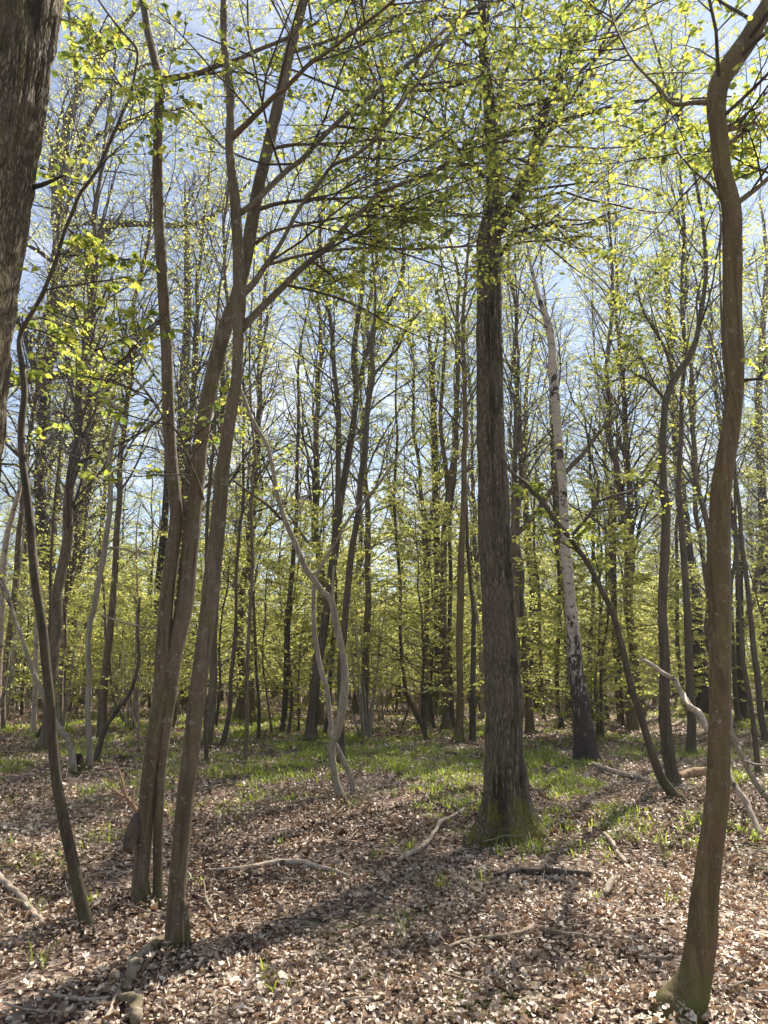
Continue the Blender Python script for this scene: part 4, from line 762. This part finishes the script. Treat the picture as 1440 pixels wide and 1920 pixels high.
def scatter(rng, d0, d1, dens, half=.62, pad=1.2):
    """uniform points in the view wedge between ranges"""
    w = half * d1 + pad; n = int(2 * w * (d1 - d0) * dens)
    x = rng.uniform(-w, w, n); y = rng.uniform(d0, d1, n)
    m = np.abs(x) < half * y + pad
    return x[m], y[m]
def litter():
    rng = np.random.default_rng(5); Vs, Qs, As = [], [], []; off = 0
    for d0, d1, dens, size, fine in ((2.4, 6.5, 1700, .037, 1), (6.5, 11, 850, .043, 1), (11, 18, 300, .058, 0), (18, 30, 90, .085, 0), (30, 50, 22, .12, 0)):
        x, y = scatter(rng, d0, d1, dens); n = len(x)
        bare = fbm(x * 1.1 + 3, y * 1.1, 0, 77, 3); keep = rng.uniform(0, 1, n) < np.clip((.78 - bare) * 4.0, .25, 1); x, y = x[keep], y[keep]; n = len(x)
        if fine:
            gx = np.array([0, .22, .45, .7, 1.]); gw = np.array([.05, .27, .38, .33, .06])
            lob = np.array([1, 1.25, .8, 1.2, 1])
            uu = np.repeat(gx, 3); vv = np.tile([-1, 0, 1], 5) * np.repeat(gw, 3) * np.repeat(lob, 3)
            q = np.array([[r * 3 + c, r * 3 + c + 1, r * 3 + c + 4, r * 3 + c + 3] for r in range(4) for c in range(2)])
        else:
            uu = np.repeat([0, .5, 1.], 2); vv = np.array([-.12, .12, -.36, .36, -.1, .1]); q = np.array([[0, 1, 3, 2], [2, 3, 5, 4]])
        uu = uu - .5; k = len(uu)
        s = size * .80 * np.where(rng.uniform(0, 1, n) < .05, 1.5, 1.0) * np.exp(rng.normal(0, .34, n).clip(-.9, .6))
        c1 = rng.normal(0, .75, n); c2 = rng.normal(0.6, 1.1, n); c3 = rng.normal(0, .8, n)
        wr = rng.normal(0, .05, (n, k))
        lx = uu[None] * np.ones((n, 1)); ly = vv[None] * (1 - .25 * np.abs(c2)[:, None].clip(0, 2)) + .25 * (c3 * .5)[:, None] * uu[None] ** 2
        lz = c1[:, None] * uu[None] ** 2 * .55 + c2[:, None] * vv[None] ** 2 * 1.4 + c3[:, None] * uu[None] * vv[None] + wr
        L = np.stack([lx, ly, lz], -1) * s[:, None, None]
        yaw = rng.uniform(0, 6.283, n); nr = norm(np.stack([rng.normal(0, .42, n), rng.normal(0, .42, n), np.ones(n)], 1))
        a = np.stack([np.cos(yaw), np.sin(yaw), np.zeros(n)], 1); a = norm(a - nr * (a * nr).sum(1, keepdims=True)); b = np.cross(nr, a)
        W = L[..., 0:1] * a[:, None] + L[..., 1:2] * b[:, None] + L[..., 2:3] * nr[:, None]
        pz = gz(x, y) + rng.uniform(.004, .045, n) + np.abs(L[..., 2]).max(1) * .3
        for bx, by in BASES:
            if by < 14: pz = pz + .04 * np.exp(-((x - bx) ** 2 + (y - by) ** 2) / .30 ** 2)
        W = W + np.stack([x, y, pz], 1)[:, None]
        Vs.append(W.reshape(-1, 3)); Qs.append((np.arange(n)[:, None, None] * k + q[None]).reshape(-1, 4) + off); off += n * k
        tone = np.clip(np.where(rng.uniform(0, 1, n) < .50, rng.beta(1.3, 4.5, n), rng.beta(3.0, 2.1, n)) + (fbm(x * .8, y * .8, 0, 21, 3) - .5) * 1.1, 0, 1)
        As.append(np.repeat(tone, len(q)))
    o = link('leaf_litter', make_mesh('leaf_litter', np.vstack(Vs), np.vstack(Qs), None, True, [M_LITTER], np.concatenate(As)))
    o['kind'] = 'stuff'; o['label'] = 'pale brown fallen oak leaves covering the wood floor'; o['category'] = 'leaf litter'
litter()
def twig_litter():
    rng = np.random.default_rng(8); x, y = scatter(rng, 2.6, 16, 10); n = len(x)
    a = rng.uniform(0, 6.283, n); d = np.stack([np.cos(a), np.sin(a), rng.normal(0, .12, n)], 1)
    L = rng.uniform(.06, .42, n); p = np.stack([x, y, gz(x, y) + rng.uniform(.02, .06, n)], 1)
    P = march(p, d, L, 5, .18, 0, rng); P[..., 2] = np.maximum(P[..., 2], gz(P[..., 0], P[..., 1]) + .012)
    R = rng.uniform(.002, .0065, n)[:, None] * np.linspace(1, .5, 5)[None]
    V, Q = twig_tubes(P, R, 5)
    o = link('twig_litter', make_mesh('twig_litter', V, Q, None, True, [M_DEAD])); o['kind'] = 'stuff'; o['label'] = 'small broken twigs strewn over the leaf litter'; o['category'] = 'twigs'
twig_litter()
def grass():
    rng = np.random.default_rng(6)
    spots = []
    for px, py, rx, ry, dn in ((800,1420,110,45,1.0),(1010,1430,60,40,1.1),(1120,1490,110,45,1.0),(1090,1440,60,16,.9),(1200,1500,45,25,1.2),(560,1420,150,40,.7),(760,1460,80,30,.8),(60,1430,90,60,.9),
                               (40,1370,60,25,.9),(330,1350,140,22,.9),(460,1370,120,25,.8),(620,1390,80,22,.9),(170,1360,90,25,.7),(1350,1440,100,60,.6),(1400,1360,80,25,.7),(980,1580,60,14,.5),(870,1660,45,18,.45),
                               (1150,1560,130,40,.6),(1000,1600,80,20,.5),(850,1500,100,40,.6),(640,1480,140,30,.5),(250,1480,100,30,.45),(480,1460,90,30,.6),(1380,1560,60,50,.5),(100,1620,80,25,.3),(180,1580,40,20,.3),(400,1500,100,30,.3),(880,1850,40,18,.12),(1160,1850,40,30,.25),(420,1800,40,25,.18),(720,1600,40,20,.25),(1330,1320,90,16,.5),(900,1380,200,25,.45)):
        g = on_ground(px, py); t = g[1]
        y1 = on_ground(px, py - ry)[1]; y2 = on_ground(px, py + ry)[1]
        spots.append((g[0], .5 * (y1 + y2), rx / F * t, .5 * abs(y1 - y2), dn))
    xs, ys = [], []
    for d0, d1, dens in ((3.2, 9, 110), (9, 16, 160), (16, 28, 80), (28, 50, 22)):
        x, y = scatter(rng, d0, d1, dens)
        w = np.zeros(len(x))
        for sx, sy, ax, ay, dn in spots: w = np.maximum(w, dn * np.exp(-(((x - sx) / ax) ** 2 + ((y - sy) / ay) ** 2) ** 1.5))
        nz = fbm(x * .9 + 9, y * .9, 0, 41, 3)
        w = w * np.clip((nz - .34) * 6, 0, 1) * np.clip((fbm(x * 2.3, y * 2.3, 0, 47, 2) - .34) * 6, 0, 1) + .008 + .35 * np.clip((fbm(x * .25, y * .25, 0, 43, 2) - .5) * 4, 0, 1) * np.clip((y - 9) / 8, 0, 1) * np.clip((nz - .42) * 6, 0, 1)
        m = rng.uniform(0, 1, len(x)) < w; xs.append(x[m]); ys.append(y[m])
    x, y = np.concatenate(xs), np.concatenate(ys); nb = 9
    cx, cy = np.repeat(x, nb), np.repeat(y, nb); n = len(cx)
    far = np.clip(cy / 14, 1, 2.2)
    bx, by = cx + rng.normal(0, .035, n), cy + rng.normal(0, .035, n)
    yaw = rng.uniform(0, 6.283, n); L = rng.uniform(.05, .15, n) * np.repeat(rng.uniform(.6, 1.25, len(x)), nb); lean = rng.uniform(.25, 1.25, n)
    wd = rng.uniform(.003, .0065, n) * far
    d = np.stack([np.cos(yaw), np.sin(yaw)], 1); pr = np.stack([-d[:, 1], d[:, 0]], 1)
    V = np.zeros((n, 8, 3))
    for k, (f, wf) in enumerate(((0, .7), (.35, 1), (.7, .8), (1, .12))):
        hx = L * f * f * lean * .75; hz = L * f * (1 - .28 * lean * f)
        c = np.stack([bx, by], 1) + d * hx[:, None]; z = gz(bx, by) + hz
        for q, sgn in ((0, -1), (1, 1)):
            V[:, k * 2 + q, :2] = c + pr * (wd * wf * sgn)[:, None]; V[:, k * 2 + q, 2] = z
    q = np.array([[0, 1, 3, 2], [2, 3, 5, 4], [4, 5, 7, 6]])
    Q = (np.arange(n)[:, None, None] * 8 + q[None]).reshape(-1, 4)
    o = link('grass', make_mesh('grass', V.reshape(-1, 3), Q, None, True, [M_GRASS], np.repeat(rng.uniform(0, 1, n), 3)))
    o['kind'] = 'stuff'; o['label'] = 'bright green bluebell leaves and grass tufts on the wood floor'; o['category'] = 'grass'
grass()

# ------------------------------------------------------------------ the rest of the wood: templates and copies
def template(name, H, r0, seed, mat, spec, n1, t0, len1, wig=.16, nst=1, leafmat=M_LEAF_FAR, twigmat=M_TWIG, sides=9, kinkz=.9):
    rng = np.random.default_rng(seed); root = bpy.data.objects.new(name, None); COL.objects.link(root)
    paths = []; VV, QQ, off = [], [], 0
    for k in range(nst):
        n = int(H / kinkz) + 3; z = np.linspace(-.15, H * rng.uniform(.75, 1), n)
        a = rng.uniform(0, 6.283); lean = rng.uniform(.0, .05) if nst == 1 else rng.uniform(.05, .28)
        wx = np.cumsum(rng.normal(0, wig, n)) * .35; wy = np.cumsum(rng.normal(0, wig, n)) * .35
        x = (wx - wx[0]) + np.cos(a) * (lean * z + (.1 if nst > 1 else 0)); y = (wy - wy[0]) + np.sin(a) * (lean * z + (.1 if nst > 1 else 0))
        rr = r0 * rng.uniform(.7, 1) * (1 - .88 * np.linspace(0, 1, n) ** 1.1); rr[0] *= 1.5; rr[1] *= 1.12
        PR = catmull(np.column_stack([x, y, z, rr]), 3)
        V, Q, T = stem_mesh(PR[:, :3], PR[:, 3], sides, flute(seed + k, .08), cap=False); VV.append(V); QQ.append(Q + off); off += len(V)
        paths.append((PR[:, :3], PR[:, 3], max(3, n1 // nst), t0, len1))
    link('trunk', make_mesh('trunk', np.vstack(VV), np.vstack(QQ), None, True, [mat]), root)
    (V, Q), lv = crown_of(paths, spec, rng)
    cr = link('crown', make_mesh('crown', V, Q, None, True, [twigmat]), root)
    link('foliage', leaf_mesh('foliage', lv, leafmat, rng, False), cr)
    return root
def copy_tree(root, loc, rz, s):
    r = root.copy(); COL.objects.link(r); r.location = loc; r.rotation_euler = (0, 0, rz); r.scale = (s, s, s)
    for ch in root.children:
        c = ch.copy(); COL.objects.link(c); c.parent = r
        for g in ch.children:
            d = g.copy(); COL.objects.link(d); d.parent = c
    return r
S = SPEC
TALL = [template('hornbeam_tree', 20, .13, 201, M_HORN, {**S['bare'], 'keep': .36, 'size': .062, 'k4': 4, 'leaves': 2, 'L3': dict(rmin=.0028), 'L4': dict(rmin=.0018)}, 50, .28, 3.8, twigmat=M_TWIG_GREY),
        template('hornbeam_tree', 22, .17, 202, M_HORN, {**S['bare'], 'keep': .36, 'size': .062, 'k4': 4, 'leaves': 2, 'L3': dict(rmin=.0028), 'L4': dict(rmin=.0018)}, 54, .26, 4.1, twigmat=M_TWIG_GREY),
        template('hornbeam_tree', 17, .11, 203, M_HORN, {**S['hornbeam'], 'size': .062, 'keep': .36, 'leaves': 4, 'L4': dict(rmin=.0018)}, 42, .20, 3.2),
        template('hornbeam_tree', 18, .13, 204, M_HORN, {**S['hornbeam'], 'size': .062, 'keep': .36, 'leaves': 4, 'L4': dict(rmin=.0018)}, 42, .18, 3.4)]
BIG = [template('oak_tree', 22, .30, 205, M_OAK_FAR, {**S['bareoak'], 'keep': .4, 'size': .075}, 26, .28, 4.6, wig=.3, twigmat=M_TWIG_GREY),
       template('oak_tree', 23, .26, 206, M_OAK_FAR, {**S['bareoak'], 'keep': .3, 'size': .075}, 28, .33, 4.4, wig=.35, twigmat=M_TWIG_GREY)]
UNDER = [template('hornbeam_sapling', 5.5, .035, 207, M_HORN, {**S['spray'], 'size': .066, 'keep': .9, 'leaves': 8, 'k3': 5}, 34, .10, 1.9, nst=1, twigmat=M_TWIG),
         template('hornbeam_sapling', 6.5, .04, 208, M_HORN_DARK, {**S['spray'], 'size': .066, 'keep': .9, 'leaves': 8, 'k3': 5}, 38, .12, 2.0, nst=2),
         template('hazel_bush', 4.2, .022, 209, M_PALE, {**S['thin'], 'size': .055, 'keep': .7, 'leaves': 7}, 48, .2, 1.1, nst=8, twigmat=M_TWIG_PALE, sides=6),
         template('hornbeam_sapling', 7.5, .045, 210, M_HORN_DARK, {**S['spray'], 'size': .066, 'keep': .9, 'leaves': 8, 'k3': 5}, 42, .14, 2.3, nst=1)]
LAB = {'hornbeam_tree': ('slender bare-stemmed tree crowded among many others deep in the wood', 'tree', 'slender trees deep in the wood'),
       'oak_tree': ('big old oak standing far back, only glimpsed between nearer stems', 'tree', 'big oaks far back in the wood'),
       'hornbeam_sapling': ('young leafy tree making part of the yellow-green veil between far stems', 'sapling', 'leafy young trees under the far canopy'),
       'hazel_bush': ('thin pale many-stemmed bush on the far wood floor', 'bush', 'pale many-stemmed bushes far back')}
first = set()
placed = []
def plant(kind, x, y, s, rng, dmin=1.0):
    if any((x - a) ** 2 + (y - b) ** 2 < dmin ** 2 for a, b in placed): return False
    placed.append((x, y)); T = kind; nm = T.name.split('.')[0]
    o = copy_tree(T, (x, y, float(gz(x, y))), rng.uniform(0, 6.283), s); tag(o, *LAB[nm]); return True
rng = np.random.default_rng(99)
def wave(n, d0, d1, kinds, s0, s1, half=.60, pad=3, dmin=1.0, p=1.3):
    k = tries = 0
    while k < n and tries < n * 30:
        tries += 1
        y = d0 + (d1 - d0) * rng.uniform(0, 1) ** (1 / p); w = half * y + pad; x = rng.uniform(-w, w)
        if plant(kinds[rng.integers(len(kinds))], x, y, rng.uniform(s0, s1), rng, dmin): k += 1
for px, Y, k, s in ((110,17,1,.95),(215,20,0,1.1),(330,23,1,1.05),(400,18,0,1.0),(455,27,1,1.1),(30,22,0,1.1),(600,24,1,1.05),(690,20,0,1.05),(1180,24,1,1.0),(1330,21,0,1.05),(1060,27,1,1.0)):
    plant(TALL[k], (px - CX) / F * Y, Y, s, rng, .6)
wave(60, 17, 44, [UNDER[2]], .7, 1.3, dmin=.8)
wave(22, 19, 36, TALL, .9, 1.2, dmin=2.0)
wave(34, 32, 60, TALL, .85, 1.15, dmin=1.6)
wave(60, 58, 105, TALL, .9, 1.2, dmin=1.6)
wave(10, 28, 75, BIG, .9, 1.1, dmin=3.0)
wave(66, 17, 36, UNDER, .75, 1.15, dmin=1.3)
wave(130, 34, 62, UNDER, .9, 1.6, dmin=1.3)
wave(100, 60, 100, UNDER, 1.0, 1.8, dmin=1.3)
# trees beside the frame whose shade falls into it
for x, y, k, s in ((13, 17, 1, 1.0), (12.5, 9.5, 0, .9), (-9, 12, 2, 1), (-12, 18, 0, 1)):
    plant(TALL[k], x, y, s, rng, .5)
for T in TALL + BIG + UNDER:       # the patterns themselves take a place in the wood
    y = rng.uniform(45, 70); x = rng.uniform(-.5, .5) * y
    T.location = (x, y, float(gz(x, y))); tag(T, *LAB[T.name.split('.')[0]])
def far_wood():
    rng = np.random.default_rng(77); n = 900
    y = rng.uniform(105, 170, n); x = rng.uniform(-.75, .75, n) * y
    P = march(np.stack([x, y, np.full(n, -.6)], 1), np.tile([0, 0, 1.], (n, 1)), rng.uniform(9, 18, n), 8, .07, .05, rng)
    R = rng.uniform(.06, .2, n)[:, None] * np.linspace(1, .15, 8)[None]
    V, Q = twig_tubes(P, R, 5); nq1 = len(Q)
    m = 52000; yy = rng.uniform(105, 165, m); xx = rng.uniform(-.78, .78, m) * yy; zz = np.abs(rng.gamma(2.0, 2.2, m)) * .9
    keep = fbm(xx * .12, zz * .3, yy * .1, 5, 3) > .47; pos = np.stack([xx, yy, zz], 1)[keep]; m = len(pos)
    d = norm(rng.normal(0, 1, (m, 3)) * [1, 1, .4]); b = norm(np.cross(d, rng.normal(0, 1, (m, 3)))); s = rng.uniform(.15, .5, m)[:, None]
    LV = np.stack([pos, pos + d * s * .5 + b * s * .4, pos + d * s, pos + d * s * .5 - b * s * .4], 1).reshape(-1, 3)
    LQ = np.arange(m * 4).reshape(-1, 4) + len(V)
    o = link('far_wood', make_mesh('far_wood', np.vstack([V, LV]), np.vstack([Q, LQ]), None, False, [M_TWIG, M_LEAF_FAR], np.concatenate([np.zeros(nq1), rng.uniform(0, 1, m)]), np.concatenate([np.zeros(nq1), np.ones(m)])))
    o['kind'] = 'stuff'; o['label'] = 'far edge of the wood, thin trunks and pale green leaves merging'; o['category'] = 'woods'
far_wood()

# ------------------------------------------------------------------ haze
HAZE = .0006
if HAZE:
    x0, x1, y0, y1, z0, z1 = -170, 170, -14, 185, -3, 34
    V = np.array([[x, y, z] for z in (z0, z1) for y in (y0, y1) for x in (x0, x1)], float)
    Q = [[0, 2, 3, 1], [4, 5, 7, 6], [0, 1, 5, 4], [2, 6, 7, 3], [0, 4, 6, 2], [1, 3, 7, 5]]
    m = bpy.data.materials.new('thin_air'); t = nt(m)
    pv = N(t, 'ShaderNodeVolumePrincipled'); pv.inputs['Density'].default_value = HAZE; pv.inputs['Anisotropy'].default_value = .55; pv.inputs['Color'].default_value = (.95, .97, 1, 1)
    o = N(t, 'ShaderNodeOutputMaterial'); t.links.new(pv.outputs[0], o.inputs['Volume'])
    o = link('haze', make_mesh('haze', V, Q, None, False, [m])); o['kind'] = 'stuff'; o['label'] = 'thin bright spring haze between the trees'; o['category'] = 'haze'
# ------------------------------------------------------------------ light
AZ, EL = RAD(34), RAD(46)
sun_d = bpy.data.lights.new('sun', 'SUN'); sun_d.energy = 5.0; sun_d.angle = RAD(0.53); sun_d.color = (1.0, .92, .80)
sun = bpy.data.objects.new('sun', sun_d); COL.objects.link(sun)
sd = Vector((math.sin(AZ) * math.cos(EL), math.cos(AZ) * math.cos(EL), math.sin(EL)))
sun.rotation_euler = (-sd).to_track_quat('-Z', 'Y').to_euler(); sun.location = (10, 14, 30)
w = bpy.data.worlds.new('World'); SC.world = w; w.use_nodes = True; t = w.node_tree; t.nodes.clear()
sky = N(t, 'ShaderNodeTexSky', sky_type='NISHITA', sun_disc=False); sky.sun_elevation = EL; sky.sun_rotation = AZ
sky.air_density = 1.0; sky.dust_density = 0.02; sky.ozone_density = 1.5
tc = N(t, 'ShaderNodeTexCoord')
cl = ramp(t, noise_n(t, mapped(t, tc.outputs['Generated'], (2.2, 2.2, 5)), 1.6, 6, .6, .3), [(.54, (0, 0, 0)), (.72, (1, 1, 1))]).outputs[0]
cc = mixc(t, math_(t, 'ADD', math_(t, 'MULTIPLY', cl, .5), .16), sky.outputs[0], (11.0, 11.0, 11.3))
bg = N(t, 'ShaderNodeBackground'); bg.inputs[1].default_value = .056; t.links.new(cc, bg.inputs[0])
ow = N(t, 'ShaderNodeOutputWorld'); t.links.new(bg.outputs[0], ow.inputs[0])
SC.view_settings.view_transform = 'Standard'; SC.view_settings.look = 'None'; SC.view_settings.gamma = 1.0; SC.view_settings.exposure = 1.5
SC.render.engine = 'CYCLES'
c = SC.cycles; c.max_bounces = 6; c.volume_bounces = 0; c.diffuse_bounces = 3; c.glossy_bounces = 1; c.transmission_bounces = 4; c.transparent_max_bounces = 4
c.use_adaptive_sampling = True; c.adaptive_threshold = .02; c.use_denoising = True; c.denoiser = 'OPENIMAGEDENOISE'; c.denoising_input_passes = 'RGB_ALBEDO_NORMAL'; c.denoising_prefilter = 'ACCURATE'; c.sample_clamp_indirect = 6
